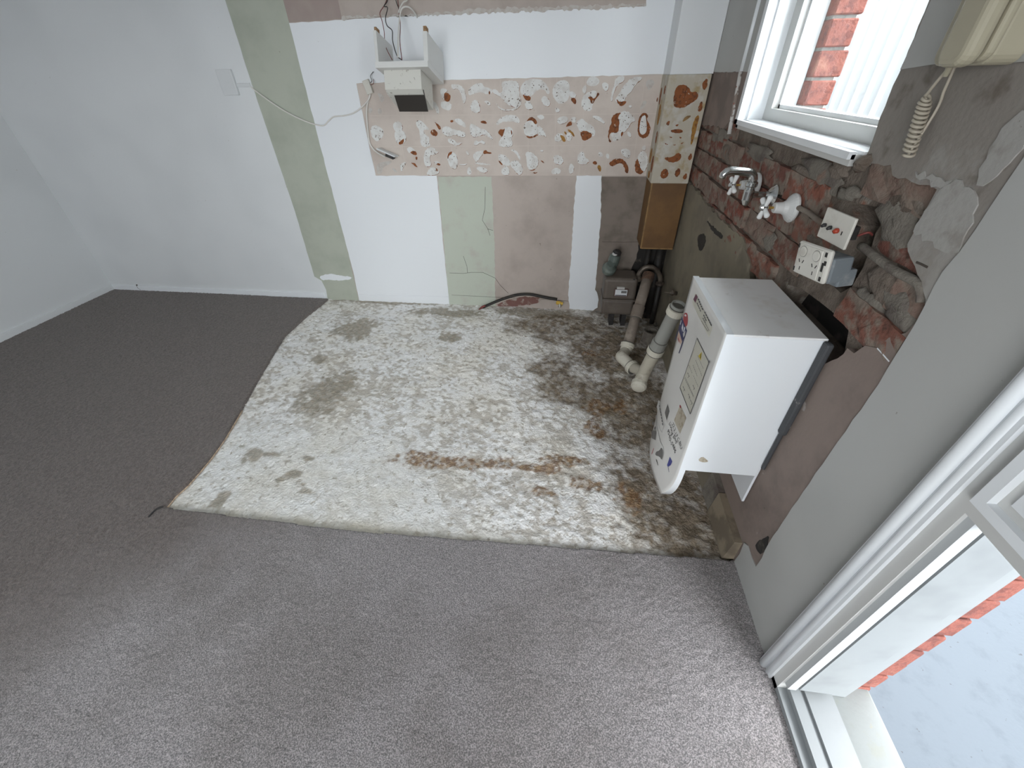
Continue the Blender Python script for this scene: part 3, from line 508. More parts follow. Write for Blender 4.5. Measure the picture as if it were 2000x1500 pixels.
slab('adhesive_mark', ragged(chaikin(bwp(C_((1215, 700), (1240, 620), (1290, 600), (1300, 680), (1310, 770), (1300, 850), (1240, 890), (1200, 830))), 2), .008, .0012, 3), 'back', -.0033, 0, GLUE, wb)
for i, p in enumerate(ochre_marks): slab('glue_residue', ragged(chaikin(bwp(p), 1), .006, .002, i), 'back', -.0029, 0, OCHRE, wb)

# ---- other walls, ceiling
struct(box('wall_left', (XL - .12, YF, -.1), (XL, 0.0, ZC), WHITE))
struct(box('ceiling', (XL - .12, YF - .12, ZC), (.26, .12, ZC + .1), M('ceiling_white', (.88, .88, .87), .8)))
struct(slab('wall_front', [[(XL, -.1), (0.26, -.1), (0.26, ZC), (XL, ZC)], [(-2.2, .8), (-2.2, 2.1), (-.65, 2.1), (-.65, .8)]], 'back', YF, YF - .12, WHITE))  # the opening is for the added rear window
w2 = struct(empty('added_window', (-1.45, YF, .4)))  # unseen window, added to brighten the walls and floor
multibox('added_window_frame', [((-2.2, YF - .1, .8), (-2.15, YF - .03, 2.1)), ((-.7, YF - .1, .8), (-.65, YF - .03, 2.1)), ((-2.2, YF - .1, 2.05), (-.65, YF - .03, 2.1)), ((-2.2, YF - .1, .8), (-.65, YF - .03, .85)), ((-1.45, YF - .1, .85), (-1.40, YF - .03, 2.05))], TIMBERW, w2)
bl = struct(box('baseboard_left', (XL, YF, 0), (XL + .012, -.002, .055), WHITE, None, .002)); 
bb_ = struct(box('baseboard_back', (XL + .012, -.012, 0), (-2.535, -.002, .052), WHITE_FRESH, None, .002))
struct(slab('trim_1', bwp([(701, 574), (876, 579), (878, 597), (703, 590)]), 'back', -.005, -.002, WHITE_FRESH))
ribbon('paint_crack', bwp([(268, 555), (272, 562), (277, 565)]), .003, -.0125, CRACK, wb)

# ---- right wall: masonry core with window, door and cavities
WY0, WY1, WZ0, WZ1 = -.80, -1.648, 1.222, 2.12           # window opening
DY0, DY1, DZ1 = -2.31, -3.20, 2.10                      # door opening
cav1 = rwp([(1538, 556), (1562, 562), (1600, 590), (1640, 622), (1656, 645), (1652, 665)], .02) + [(-1.90, .80), (-1.49, .80)]
cav2 = rwp([(1660, 396), (1690, 400), (1726, 406), (1724, 430), (1708, 456), (1700, 482), (1690, 506), (1684, 522), (1662, 560), (1640, 572), (1612, 545), (1640, 500), (1664, 440)], .02)
core = [[(0.0, -.1), (0.0, ZC), (YF, ZC), (YF, -.1), (DY1, -.1), (DY1, DZ1), (DY0, DZ1), (DY0, -.1)], [(WY0, WZ0), (WY0, WZ1), (WY1, WZ1), (WY1, WZ0)], cav1, cav2]
wr = struct(slab('wall_right', core, 'right', .022, .16, MORTAR))
# cavity backs
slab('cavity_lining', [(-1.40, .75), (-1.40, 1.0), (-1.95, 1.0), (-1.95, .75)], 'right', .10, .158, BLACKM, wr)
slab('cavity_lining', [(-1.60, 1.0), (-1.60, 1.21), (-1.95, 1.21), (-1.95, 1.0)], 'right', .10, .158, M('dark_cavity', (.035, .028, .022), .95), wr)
# outer leaf, solid parts
slab('outer_leaf', [[(0.0, -.1), (0.0, ZC), (YF, ZC), (YF, -.1), (DY1 + .02, -.1), (DY1 + .02, DZ1), (DY0 + .24, DZ1), (DY0 + .24, -.1)], [(WY0 + .2, WZ0 - .05), (WY0 + .2, WZ1), (WY1, WZ1), (WY1, WZ0 - .05)]], 'right', .16, .26, JOINT, wr)
def brick_jamb(y0, zs, ztop, name):
    k = 0; z = zs
    while z < ztop:
        ln = .23 if k % 2 == 0 else .23
        rr = random.uniform(-.006, .006)
        b = box(name, (.172, y0 + rr * .4, z), (.262 + rr, y0 + ln, z + .074), FACEBRICK, wr, .004, 1); z += .0835; k += 1
    slab('brick_joint', [(y0 + .012, zs - .02), (y0 + .012, ztop), (y0 + .245, ztop), (y0 + .245, zs - .02)], 'right', .176, .25, JOINT, wr)
brick_jamb(WY0 - .055, 1.212, 2.1, 'face_brick'); brick_jamb(DY0 + .02, -.05, 2.05, 'face_brick')
# exposed common bricks
bvar = []
for v in range(8):
    rr = random.Random(v); nx, nz = 6, 3; vs, fs = [], []
    for i in range(nx + 1):
        for j in range(nz + 1):
            e = 0.35 if i in (0, nx) or j in (0, nz) else 0
            vs.append((.006 * e + rr.uniform(-.0035, .0045), -.115 + .23 * i / nx + rr.uniform(-.004, .004), -.038 + .076 * j / nz + rr.uniform(-.003, .003)))
    id_ = lambda i, j: i * (nz + 1) + j
    for i in range(nx):
        for j in range(nz): fs.append((id_(i, j), id_(i, j + 1), id_(i + 1, j + 1), id_(i + 1, j)))
    ring = [id_(i, 0) for i in range(nx + 1)] + [id_(nx, j) for j in range(1, nz + 1)] + [id_(i, nz) for i in range(nx - 1, -1, -1)] + [id_(0, j) for j in range(nz - 1, 0, -1)]
    b0 = len(vs)
    for r_ in ring: vs.append((.05, vs[r_][1], vs[r_][2]))
    for k in range(len(ring)): fs.append((ring[k], ring[(k + 1) % len(ring)], b0 + (k + 1) % len(ring), b0 + k))
    fs.append(tuple(range(b0, b0 + len(ring))))
    o = mesh('brick', vs, fs, BRICK); bvar.append(o.data); bpy.data.objects.remove(o)
def in_poly(p, poly):
    return bool(inside(np.array([p[0]]), np.array([p[1]]), poly)[0])
for row in range(5):
    z = .862 + .086 * row
    y = -.115 + (.12 if row % 2 else 0)
    while y > -2.1:
        y -= 0.0
        hit = any(in_poly((y + dy, z + dz), c_) for c_ in (cav1, cav2) for dy in (-.1, -.05, 0, .05, .1) for dz in (-.035, 0, .035)) or (z + .03 > WZ0 and WY1 - .13 < y < WY0 + .13)
        if not hit and z < 1.26:
            o = bpy.data.objects.new('brick', bvar[random.randrange(8)]); COL.objects.link(o); o.parent = wr
            o.location = (.007 + random.uniform(-.006, .008), y, z); o.rotation_euler = (random.uniform(-.02, .02), random.uniform(-.03, .03), random.uniform(-.03, .03))
        y -= .24
# cement smears and lumps over the bricks
def lump(name, y, z, x, ry, rz, rx, mat, parent, seed):
    rr = random.Random(seed); vs, fs = [], []; n, m = 14, 5
    for i in range(m + 1):
        t = i / m * math.pi / 2
        for k in range(n):
            a = 2 * math.pi * k / n; q = 1 + .28 * math.sin(2 * a + seed) + .18 * math.sin(5 * a + seed * 2) + rr.uniform(-.08, .08)
            vs.append((x - rx * math.sin(t) * rr.uniform(.85, 1.1), y + ry * math.cos(t) * math.cos(a) * q, z + rz * math.cos(t) * math.sin(a) * q))
    for i in range(m):
        for k in range(n): fs.append((i * n + k, i * n + (k + 1) % n, (i + 1) * n + (k + 1) % n, (i + 1) * n + k))
    return mesh(name, vs, fs, mat, parent, True)
for i, (u, v, ry, rz, rx, mt) in enumerate([(1760, 610, .07, .035, .022, CEMENT), (1730, 560, .06, .05, .014, MORTAR), (1690, 590, .05, .03, .012, CEMENT), (1655, 378, .04, .018, .02, CEMENT), (1560, 345, .14, .022, .012, MORTAR), (1480, 300, .16, .022, .012, CEMENT), (1600, 340, .12, .03, .013, CEMENT),
                                           (1745, 430, .06, .05, .010, CEMENT), (1760, 400, .05, .04, .008, MORTAR), (1530, 350, .09, .02, .012, CEMENT), (1450, 490, .06, .03, .01, MORTAR), (1500, 470, .06, .025, .008, CEMENT), (1420, 300, .10, .03, .012, MORTAR), (1580, 390, .06, .025, .014, CEMENT), (1590, 470, .05, .02, .01, MORTAR), (1700, 650, .06, .03, .014, MORTAR), (1405, 265, .14, .03, .012, CEMENT), (1635, 330, .06, .02, .016, MORTAR)]):
    c_ = RW(u, v, .01); lump('mortar_lump', c_[1], c_[2], .016, ry, rz, rx * .55 + .002, mt, wr, i)
c_ = RW(1690, 318, 0); lump('mortar_lump', c_[1] - .004, c_[2] - .002, .0, .016, .018, .024, MORTAR, wr, 91)
# plaster coats
farp = [(0.0, ZC), (0.0, 1.205)] + rwp([(1372, 244), (1395, 246), (1412, 252), (1422, 240), (1430, 229), (1446, 246)]) + [(WY0 + .02, 1.24), (WY0 + .02, WZ1 + .03), (WY1, WZ1 + .03), (WY1, ZC)]
slab('plaster_coat', ragged(farp, .02, .004, 40), 'right', 0, .03, PINKPL, wr)
nearp = [(WY1 + .005, ZC), (WY1 + .005, WZ1)] + rwp([(1815, 0), (1766, 121), (1718, 231), (1688, 313), (1715, 320), (1740, 322), (1743, 343), (1780, 355), (1830, 370), (1808, 410), (1787, 450), (1772, 477), (1773, 490), (1787, 520), (1800, 550), (1808, 585), (1806, 600)])
nearp2 = [(DY0 + .06, 1.0), (DY0 + .06, ZC)]
slab('plaster_coat', ragged(nearp + rwp([(1830, 560)]) + nearp2, .018, .004, 41), 'right', 0, .03, GREYPL, wr)
lowp = rwp([(1830, 560), (1806, 600), (1795, 622), (1770, 650), (1735, 660), (1715, 680), (1690, 675), (1668, 690), (1655, 680)]) + [(-1.90, .865), (-1.85, .80), (-1.50, .80), (-1.50, 0.0), (DY0 + .06, 0.0), (DY0 + .06, 1.0)]
slab('plaster_coat', ragged(lowp, .02, .0035, 42), 'right', 0, .03, PINKPL, wr)
renp = [(0.0, .0), (0.0, .90), (-.3, .905)] + rwp([(1375, 395), (1395, 415), (1417, 437), (1437, 453), (1452, 468), (1458, 495), (1463, 515), (1464, 546)]) + [(-1.50, .80), (-1.50, 0.0)]
slab('render_coat', ragged(renp, .02, .006, 43), 'right', .001, .03, RENDER, wr)
for i, pts in enumerate([[(1838, 372), (1870, 350), (1905, 372), (1912, 400), (1903, 435), (1875, 492), (1845, 492), (1815, 470), (1786, 452), (1808, 412)], [(1960, 250), (2000, 215), (2040, 220), (2000, 290), (1935, 355), (1910, 362), (1915, 330), (1935, 290)], [(1790, 335), (1830, 345), (1862, 352), (1840, 368), (1800, 352)]]):
    slab('skim_patch', ragged(rwp(pts), .010, .006, 60 + i), 'right', -.0025, 0, SKIM, wr)
ribbon('crack', rwp([(1790, 512), (1800, 516), (1812, 522)]), .004, -.001, CRACK, wr, 'right')
ribbon('scratch', rwp([(1714, 680), (1725, 692), (1737, 706)]), .0025, -.001, WHITE, wr, 'right')
slab('bitumen_smear', ragged(chaikin(rwp([(1362, 462), (1372, 455), (1380, 465), (1374, 485), (1366, 492), (1363, 478)], 0), 1), .008, .004, 3), 'right', -.0005, .001, BLACKP, wr)
slab('bitumen_smear', ragged(chaikin(rwp([(1377, 427), (1395, 446), (1412, 458), (1410, 468), (1394, 456)], 0), 1), .012, .004, 3), 'right', -.0005, .001, BLACKP, wr)
# paint coats on the right wall
top = rwp([(1830, 121)])[0][1]
ptop = [(0, ZC), (0, 1.400), (WY0 + .03, 1.398), (WY0 + .03, WZ1 + .03), (WY1 + .005, WZ1 + .03), (WY1 + .005, 1.40), (-1.75, 1.408), (-2.02, 1.408)]
pb = rwp([(2000, 313), (1938, 404), (1877, 493), (1868, 503), (1845, 530), (1826, 562), (1808, 600), (1752, 695), (1700, 777), (1655, 842), (1609, 907), (1560, 978), (1512, 1047), (1503, 1062), (1490, 1090), (1478, 1107), (1468, 1085), (1462, 1066), (1455, 1060), (1446, 1082), (1438, 1093)])
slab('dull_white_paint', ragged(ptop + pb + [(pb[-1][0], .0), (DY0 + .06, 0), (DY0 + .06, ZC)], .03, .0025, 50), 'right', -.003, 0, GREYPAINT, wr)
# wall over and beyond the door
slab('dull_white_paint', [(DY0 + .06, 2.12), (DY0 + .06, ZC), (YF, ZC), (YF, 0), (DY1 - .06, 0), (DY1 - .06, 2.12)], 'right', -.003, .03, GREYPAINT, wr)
slab('rotten_hole', ragged(chaikin(rwp([(1475, 1062), (1492, 1052), (1503, 1045), (1500, 1062), (1488, 1085), (1478, 1075)]), 1), .01, .004, 4), 'right', -.0008, .004, BLACKPL, wr)
# cement skirting at the foot of the right wall
TANSK = M('tan_cement_skirting', (0.25, 0.205, 0.145), .9, [((.15, .12, .085), 9, .45, .62, 4)], [(60, .3, .003)])
br = struct(empty('baseboard_right', (0, -1.6, 0)))
for y0, y1, h, t, m_ in [(-.50, -1.30, .10, .02, RENDER), (-1.31, -1.61, .10, .022, RENDER), (-1.615, -1.715, .12, .024, CEMENT), (-1.72, -1.925, .115, .026, TANSK)]:
    vs = [(-t - .012, y0, 0), (-t, y0, h), (0, y0, h), (0, y0, 0), (-t - .012, y1, 0), (-t, y1, h * .95), (0, y1, h * .95), (0, y1, 0)]
    mesh('skirting_piece', vs, [(0, 1, 2, 3), (7, 6, 5, 4), (0, 4, 5, 1), (1, 5, 6, 2), (2, 6, 7, 3), (3, 7, 4, 0)], m_, br)

# ---- window in the right wall
w1 = struct(empty('window_1', (0, -1.23, WZ0)))
fy0, fy1 = -.782, -1.646
multibox('window_sill', [((-.022, fy1 + .008, WZ0 - .002), (.17, fy0, WZ0 + .022))], TIMBERG, w1)
multibox('sill_bead', [((-.030, fy1 + .008, WZ0 + .012), (-.014, fy0 + .004, WZ0 + .028))], TIMBERW, w1)
multibox('sill_top', [((-.004, fy1, WZ0 + .022), (.062, fy0 - .02, WZ0 + .029))], TIMBERW, w1)
multibox('window_jamb', [((-.022, fy0 - .020, WZ0), (.17, fy0, WZ1)), ((.030, fy1, WZ0), (.17, fy1 + .012, WZ1)), ((-.022, fy1, WZ1 - .02), (.17, fy0, WZ1))], TIMBERW, w1)
multibox('jamb_bead', [((-.030, fy0 - .026, WZ0 + .012), (-.014, fy0 + .004, WZ1)), ((.004, fy0 - .030, WZ0 + .02), (.012, fy0 - .018, WZ1))], TIMBERW, w1)
sx0, sx1 = .062, .118
multibox('sash', [((sx0, -.862, WZ0 + .029), (sx1, fy0 - .02, WZ1 - .02)), ((sx0, fy1 + .012, WZ0 + .029), (sx1, fy1 + .08, WZ1 - .02)), ((sx0, fy1 + .08, WZ0 + .029), (sx1, -.862, WZ0 + .067)), ((sx0, fy1 + .08, WZ1 - .08), (sx1, -.862, WZ1 - .02))], TIMBERG, w1)
multibox('glazing_bead', [((sx0 + .022, -.874, WZ0 + .067), (sx1 - .006, -.862, WZ1 - .08)), ((sx0 + .022, fy1 + .08, WZ0 + .067), (sx1 - .006, -.862, WZ0 + .079))], TIMBERW, w1)
box('window_pane', (.112, fy1 + .08, WZ0 + .07), (.115, -.865, WZ1 - .08), GLASS, w1)
tube('quad_strip', [RW(1484, -120, -.006), RW(1484, 0, -.006), RW(1448, 139, -.006)], .008, TIMBERW, w1, seg=8)
tube('bare_quad_strip', [RW(1447, 140, -.004), RW(1436, 200, -.004), RW(1424, 262, -.002)], .0085, FLAKING, w1, seg=8)

# ---- door frame in the right wall
d1 = struct(empty('door_1', (0, -2.31, 0)))
def bar(name, prof, y0s, mat, parent, z0=0.0, z1=2.14):
    pass
# architrave: rounded outer mould and flat inner strip
multibox('architrave', [((-.020, -2.262, 0), (0, -2.246, 2.18)), ((-.012, -2.292, 0), (0.0, -2.262, 2.15)), ((-.020, DY1 - .06, 2.13), (0, -2.246, 2.18)), ((-.020, DY1 - .06, 0), (0, DY1 - .01, 2.18))], TIMBERW, d1)
tube('architrave_mould', [(-.014, -2.257, .0), (-.014, -2.257, 2.16)], .011, TIMBERW, d1, seg=12)
tube('architrave_mould', [(-.008, -2.277, .0), (-.008, -2.277, 2.15)], .008, TIMBERW, d1, seg=12)
multibox('door_stile', [((-.004, -2.318, 0.0), (.030, -2.290, 2.12))], TIMBERG, d1)
multibox('door_rail', [((-.004, DY1, .832), (.030, -2.318, .862))], TIMBERG, d1)
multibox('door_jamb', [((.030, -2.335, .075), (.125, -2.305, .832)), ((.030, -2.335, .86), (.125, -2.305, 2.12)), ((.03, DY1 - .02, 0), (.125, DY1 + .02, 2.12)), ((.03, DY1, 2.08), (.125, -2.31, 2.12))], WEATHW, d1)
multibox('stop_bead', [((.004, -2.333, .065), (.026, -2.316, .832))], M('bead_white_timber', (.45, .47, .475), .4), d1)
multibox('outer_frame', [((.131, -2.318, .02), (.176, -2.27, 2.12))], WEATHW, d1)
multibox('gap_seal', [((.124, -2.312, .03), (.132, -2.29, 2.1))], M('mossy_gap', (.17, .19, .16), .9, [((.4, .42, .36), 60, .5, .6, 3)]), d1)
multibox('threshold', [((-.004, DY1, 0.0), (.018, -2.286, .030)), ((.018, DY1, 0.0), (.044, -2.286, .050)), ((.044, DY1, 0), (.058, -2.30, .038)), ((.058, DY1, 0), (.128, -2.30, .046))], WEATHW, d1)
# upper sash above the rail
us = multibox('upper_sash', [((-.016, -2.336, .862), (.004, -2.318, 2.1)), ((-.016, DY1, .862), (.004, -2.336, .880))], TIMBERW, d1)
multibox('sash_groove', [((-.002, -2.352, .880), (.010, -2.336, 2.09)), ((-.002, DY1, .880), (.010, -2.352, .897))], TIMBERG, us)
multibox('sash_frame', [((-.006, -2.40, .897), (.016, -2.352, 2.08)), ((-.006, DY1, .897), (.016, -2.40, .945))], TIMBERW, us)
box('door_pane', (.006, DY1, .945), (.010, -2.40, 2.08), GLASS, us)

# ---- outside
step = struct(box('concrete_step', (.128, -3.4, -.12), (.252, -2.26, .018), STEPC, None, .006))
og = struct(slab('ground_outside', [(-14, -16), (12, -16), (12, 8), (-14, 8)], 'floor', -.16, -.26, OUTGROUND))
tag(box('added_canopy', (.26, -3.9, 2.40), (1.35, -1.95, 2.48), TIMBERG), 'flat pale canopy, unseen, added to cut sky light at the door', 'canopy')  # unseen slab, added to keep sky light off the jamb and step
fe = empty('sheet_fence', (2.3, 2.0, -.16), 'white ribbed metal fence seen through the kitchen window', 'fence')
fe_x, pitch = 2.3, .21
for k in range(43):
    y0 = -5.1 + k * pitch; prof = [(0, 0), (.10, 0), (.125, .045), (.185, .045), (.21, 0)]
    vs = []; 
    for (dy, dx) in prof: vs += [(fe_x - dx, y0 + dy, -.16), (fe_x - dx, y0 + dy, 2.3), (fe_x - dx + .004, y0 + dy, -.16), (fe_x - dx + .004, y0 + dy, 2.3)]
    fs = []
    for i in range(4):
        a, b = i * 4, i * 4 + 4; fs += [(a, a + 1, b + 1, b), (a + 2, b + 2, b + 3, a + 3), (a + 1, a + 3, b + 3, b + 1)]
    mesh('sheet', vs, fs, FENCE, fe)

# ================================================================== DUCT in the corner
du = empty('boxed_duct', (-.11, -.1, .529), 'boxed-in corner duct with brown lower end and glue-stained tile bed', 'duct')
box('lower_board', (-.205, -.194, .529), (-.010, -.0015, .905), DUCTWOOD, du, .003)
multibox('board_edge', [((-.2065, -.1955, .531), (-.199, -.186, .905)), ((-.199, -.1955, .529), (-.011, -.19, .536))], DUCTEDGE, du)
box('tile_bed_casing', (-.212, -.201, .902), (-.009, -.0015, 1.392), DUCTTILE, du, .003)
box('painted_casing', (-.209, -.198, 1.392), (-.004, -.0015, 2.45), WHITE, du, .002)
D_ = lambda *p: crop(1230, 120, 3.945, p)
for i, p in enumerate([D_((355, 200), (400, 175), (450, 190), (470, 240), (520, 230), (530, 280), (480, 320), (400, 365), (340, 350), (335, 290)), D_((555, 170), (600, 120), (598, 190), (570, 230)), D_((520, 370), (555, 290), (562, 365), (535, 392)), D_((310, 530), (360, 520), (410, 528), (405, 552), (330, 552)), D_((275, 480), (312, 450), (300, 500)), D_((348, 492), (380, 480), (366, 503)),
                       D_((255, 740), (330, 738), (370, 700), (402, 720), (380, 770), (310, 782)), D_((230, 870), (270, 818), (302, 850), (290, 892), (250, 907)), D_((340, 862), (380, 812), (392, 860), (360, 898)), D_((445, 742), (474, 700), (482, 740), (460, 767)), D_((404, 892), (440, 853), (440, 902), (420, 912)), D_((300, 580), (330, 582), (320, 592)), D_((380, 580), (402, 584), (390, 598)), D_((265, 625), (300, 640), (280, 644)), D_((330, 642), (360, 640), (345, 648)), D_((390, 632), (420, 620), (400, 638))]):
    q = bwp(p, -.202); slab('glue_residue', ragged(chaikin(q, 1), .006, .0018, i + 70), 'back', -.2032, -.2005, RUST, du)
for i, p in enumerate([D_((490, 450), (540, 400), (520, 500), (480, 640), (465, 640)), D_((400, 470), (430, 420), (480, 415), (440, 450))]):
    q = bwp(p, -.202); slab('glue_stain', ragged(chaikin(q, 1), .008, .002, i), 'back', -.2022, -.2005, OCHRE if i == 0 else DUCTEDGE, du)
for i, (z, yy, rz, ry) in enumerate([(1.33, -.15, .02, .02), (1.22, -.10, .05, .03), (1.12, -.14, .03, .02), (1.02, -.06, .04, .03), (.99, -.15, .045, .03), (.93, -.10, .02, .03), (1.30, -.05, .04, .02)]):
    pts = [(yy + ry * math.cos(a), z + rz * math.sin(a)) for a in np.linspace(0, 2 * math.pi, 9)[:-1]]
    slab('glue_residue', ragged(chaikin(pts, 1), .008, .004, i), 'right', -.2135, -.2115, OCHRE if i % 2 else RUST, du)

# ================================================================== WATER HEATER
hy0, hy1, hz0, hz1 = -1.842, -1.475, .358, .872
he = empty('water_heater', (-.13, -1.66, .22), 'white wall-hung gas water heater with stickers and handwriting on its front', 'water heater')
vs = [(-.232, hy0, hz0), (-.012, hy0, hz0), (-.012, hy0, hz1), (-.232, hy0, hz1)]
box('side_panel', (-.234, hy0, hz0), (-.012, hy0 + .004, hz1 - .006), ENAMEL, he, .001)
box('side_panel', (-.234, hy1 - .004, hz0), (-.012, hy1, hz1 - .006), ENAMEL, he, .001)
box('top_panel', (-.240, hy0 - .001, hz1 - .006), (-.008, hy1 + .001, hz1), ENAMELTOP, he, .002)
box('back_plate', (-.012, -1.838, .222), (-.004, hy1, hz1 - .004), ENAMEL, he, .001)
box('base_plate', (-.225, hy0 + .006, hz0 + .012), (-.014, hy1 - .006, hz0 + .02), COPPER, he)
tube('gas_inlet', [(-.15, -1.70, .375), (-.12, -1.71, .345), (-.08, -1.72, .34), (-.05, -1.73, .375)], .006, COPPER, he, seg=8, sm=5)
tube('ignition_lead', [(-.19, -1.80, .372), (-.15, -1.815, .352), (-.08, -1.80, .348), (-.04, -1.80, .37)], .003, WIRER, he, seg=6, sm=6)
tube('ignition_lead', [(-.16, -1.81, .37), (-.12, -1.815, .335), (-.09, -1.81, .34), (-.06, -1.80, .37)], .0022, WIREW, he, seg=6, sm=6)
tube('tap_tail', [(-.10, -1.64, .365), (-.10, -1.64, .25), (-.03, -1.64, .22)], .011, COPPER, he, seg=10)
box('sealant_strip', (-.020, -1.866, .56), (-.001, -1.843, .868), DARKRUB, he, .006)
box('sealant_strip', (-.012, -1.854, .40), (-.001, -1.843, .56), DARKRUB, he, .004)
# bowed front cover
pyc, phw, pz0, pz1 = (hy0 + hy1) / 2 + .0, .188, .172, .874
def hw(z):
    t = max(0, (.36 - z) / (.36 - pz0)); return phw - .052 * t ** 2.4
def fx(y, z):
    s = min(1, max(0, (.62 - z) / .45)); s = s * s * (3 - 2 * s); t = (y - pyc) / phw
    return -.250 - .030 * s * max(0, 1 - t * t)
vs, fs = [], []; ny_, nz_ = 22, 44
for j in range(nz_ + 1):
    z = pz0 + (pz1 - pz0) * j / nz_
    for i in range(ny_ + 1):
        t = -1 + 2 * i / ny_; y = pyc + hw(z) * t; vs.append((fx(y, z), y, z))
for j in range(nz_):
    for i in range(ny_): a = j * (ny_ + 1) + i; fs.append((a, a + 1, a + ny_ + 2, a + ny_ + 1))
n0 = len(vs)
ring = [j * (ny_ + 1) for j in range(nz_, -1, -1)] + list(range(1, ny_ + 1)) + [j * (ny_ + 1) + ny_ for j in range(1, nz_ + 1)] + [nz_ * (ny_ + 1) + i for i in range(ny_ - 1, 0, -1)]
for r_ in ring: vs.append((-.232, vs[r_][1], vs[r_][2]))
for k in range(len(ring)): fs.append((ring[k], ring[(k + 1) % len(ring)], n0 + (k + 1) % len(ring), n0 + k))
fc = mesh('front_cover', vs, fs, PANELF, he); fc.data.polygons.foreach_set('use_smooth', [k < ny_ * nz_ for k in range(len(fs))])
fc.data.materials.append(ENAMEL)
for k, p in enumerate(fc.data.polygons):
    if k >= ny_ * nz_: p.material_index = 1
def yz_cover(u, v):
    x = -.25
    for _ in range(6): p = RW(u, v, x); x = fx(p[1], p[2])
    return (p[1], p[2])
def sticker(name, pts, mat, lift=.0008, fine=True, rgd=0):
    q = [yz_cover(*p) for p in pts]
    if fine: q = ragged(q, .012, 0)
    if rgd: q = ragged(chaikin(q, 2), .01, rgd)
    tris = tessellate_polygon([[Vector((a, b, 0)) for a, b in q]])
    return mesh(name, [(fx(a, b) - lift, a, b) for a, b in q], [tuple(t) for t in tris], mat, he)
def stroke(name, p, q, wpx, mat, lift=.0012):
    d = np.array(q, float) - np.array(p, float); n = np.array([-d[1], d[0]]) / np.hypot(*d) * wpx / 2
    return sticker(name, [tuple(np.array(p) + n), tuple(np.array(q) + n), tuple(np.array(q) - n), tuple(np.array(p) - n)], mat, lift)
E1 = lambda *p: crop(1300, 570, 12.5, p); E2 = lambda *p: crop(1260, 760, 7.5, p); E3 = lambda *p: crop(1310, 650, 7.5, p)
sticker('maker_label', E1((730, 30), (650, 280), (1060, 1120), (1150, 880)), STICK['label'], .0005)
sticker('maker_mark', E1((745, 55), (790, 125), (735, 270), (685, 180)), STICK['maroon'], .001)
def dashes(name, p, q, wpx, n, mat, gap=.3, seed=0):
    rr = random.Random(seed); p = np.array(p, float); q = np.array(q, float); t = 0; out = []
    ln = 1 / n
    for k in range(n):
        a = t; b = t + ln * (1 - gap * rr.uniform(.5, 1.4)); stroke(name, tuple(p + (q - p) * a), tuple(p + (q - p) * min(b, 1)), wpx, mat); t += ln
for a, b, w_, n in [((800, 170), (925, 455), 2.2, 5), ((775, 265), (870, 490), 1.5, 4), ((962, 490), (1138, 845), 1.8, 6), ((937, 560), (1008, 720), 1.8, 3), ((910, 640), (1075, 950), .7, 7), ((880, 710), (1045, 970), .7, 7), ((930, 640), (990, 760), .7, 3)]:
    dashes('label_print', *E1(a, b), w_, n, STICK['ink'], .25, n)
sticker('gas_logo', chaikin(E1((495, 500), (540, 530), (555, 700), (525, 860), (450, 820), (430, 680), (450, 540)), 2), STICK['red'], .0007)
sticker('gas_logo', chaikin(E1((492, 540), (515, 570), (520, 600), (475, 600), (465, 570)), 1), STICK['white'], .001)
sticker('gas_logo', E1((400, 600), (320, 900), (410, 1215), (525, 940), (490, 850)), STICK['navy'], .001)
for q in [((385, 690), (360, 790), (372, 810), (400, 700)), ((430, 760), (400, 880), (420, 985), (445, 870)), ((470, 850), (440, 960), (455, 1000), (490, 880))]: sticker('gas_lettering', E1(*q), STICK['white'], .0014)
sticker('gas_logo', E1((500, 940), (430, 1020), (445, 1120), (480, 1060)), STICK['faint'], .0014)
stroke('gas_logo', *E1((522, 935), (335, 1500)), 1.9, STICK['navy']); stroke('gas_logo', *E1((318, 930), (240, 1175)), 1.5, STICK['navy'])
sticker('gas_logo', E1((325, 970), (290, 1130), (370, 1290), (405, 1205)), STICK['orange'], .0009); sticker('gas_logo', E1((318, 1105), (308, 1150), (335, 1240), (345, 1200)), STICK['red'], .0012)
sticker('warning_label', E3((390, 80), (565, 435), (290, 1190), (138, 800)), STICK['label'], .0006)
for a, b, w_ in [((390, 80), (565, 435), 1.0), ((565, 435), (290, 1190), 1.2), ((290, 1190), (138, 800), 1.0), ((138, 800), (390, 80), .6)]: stroke('label_border', *E3(a, b), w_, STICK['ink'])
sticker('warning_triangle', E3((462, 278), (408, 340), (448, 407)), STICK['yellow'], .0012); stroke('warning_mark', *E3((450, 310), (440, 375)), .9, STICK['ink'], .0016)
for a, b, n in [((350, 240), (300, 360), 4), ((395, 330), (485, 530), 9), ((370, 400), (465, 640), 9), ((330, 470), (395, 640), 6), ((270, 470), (320, 600), 5), ((340, 630), (410, 800), 6), ((205, 660), (340, 945), 10), ((215, 650), (345, 930), 10)]:
    dashes('label_print', *E3(a, b), .55, n, STICK['grey'], .25, n)
for c_ in [(262, 620), (195, 820), (340, 800), (270, 930), (305, 1020)]:
    a = np.array(c_); dashes('label_figure', *E3(tuple(a + (-10, -35)), tuple(a + (18, 30))), 1.0, 2, STICK['grey'], .3, c_[0])
    dashes('label_figure', *E3(tuple(a + (15, 20)), tuple(a + (-15, 40))), .7, 1, STICK['grey'], .3, c_[0])
sticker('cover_screw', [tuple(p) for p in chaikin(E3((585, 402), (602, 428), (578, 455), (562, 430)), 2)], STICK['grey'], .004)
sticker('service_label', E3((140, 1060), (230, 1245), (140, 1480), (50, 1280)), STICK['tan'], .0008); sticker('service_label', E3((140, 1050), (160, 1085), (145, 1105), (132, 1078)), STICK['red'], .0012)
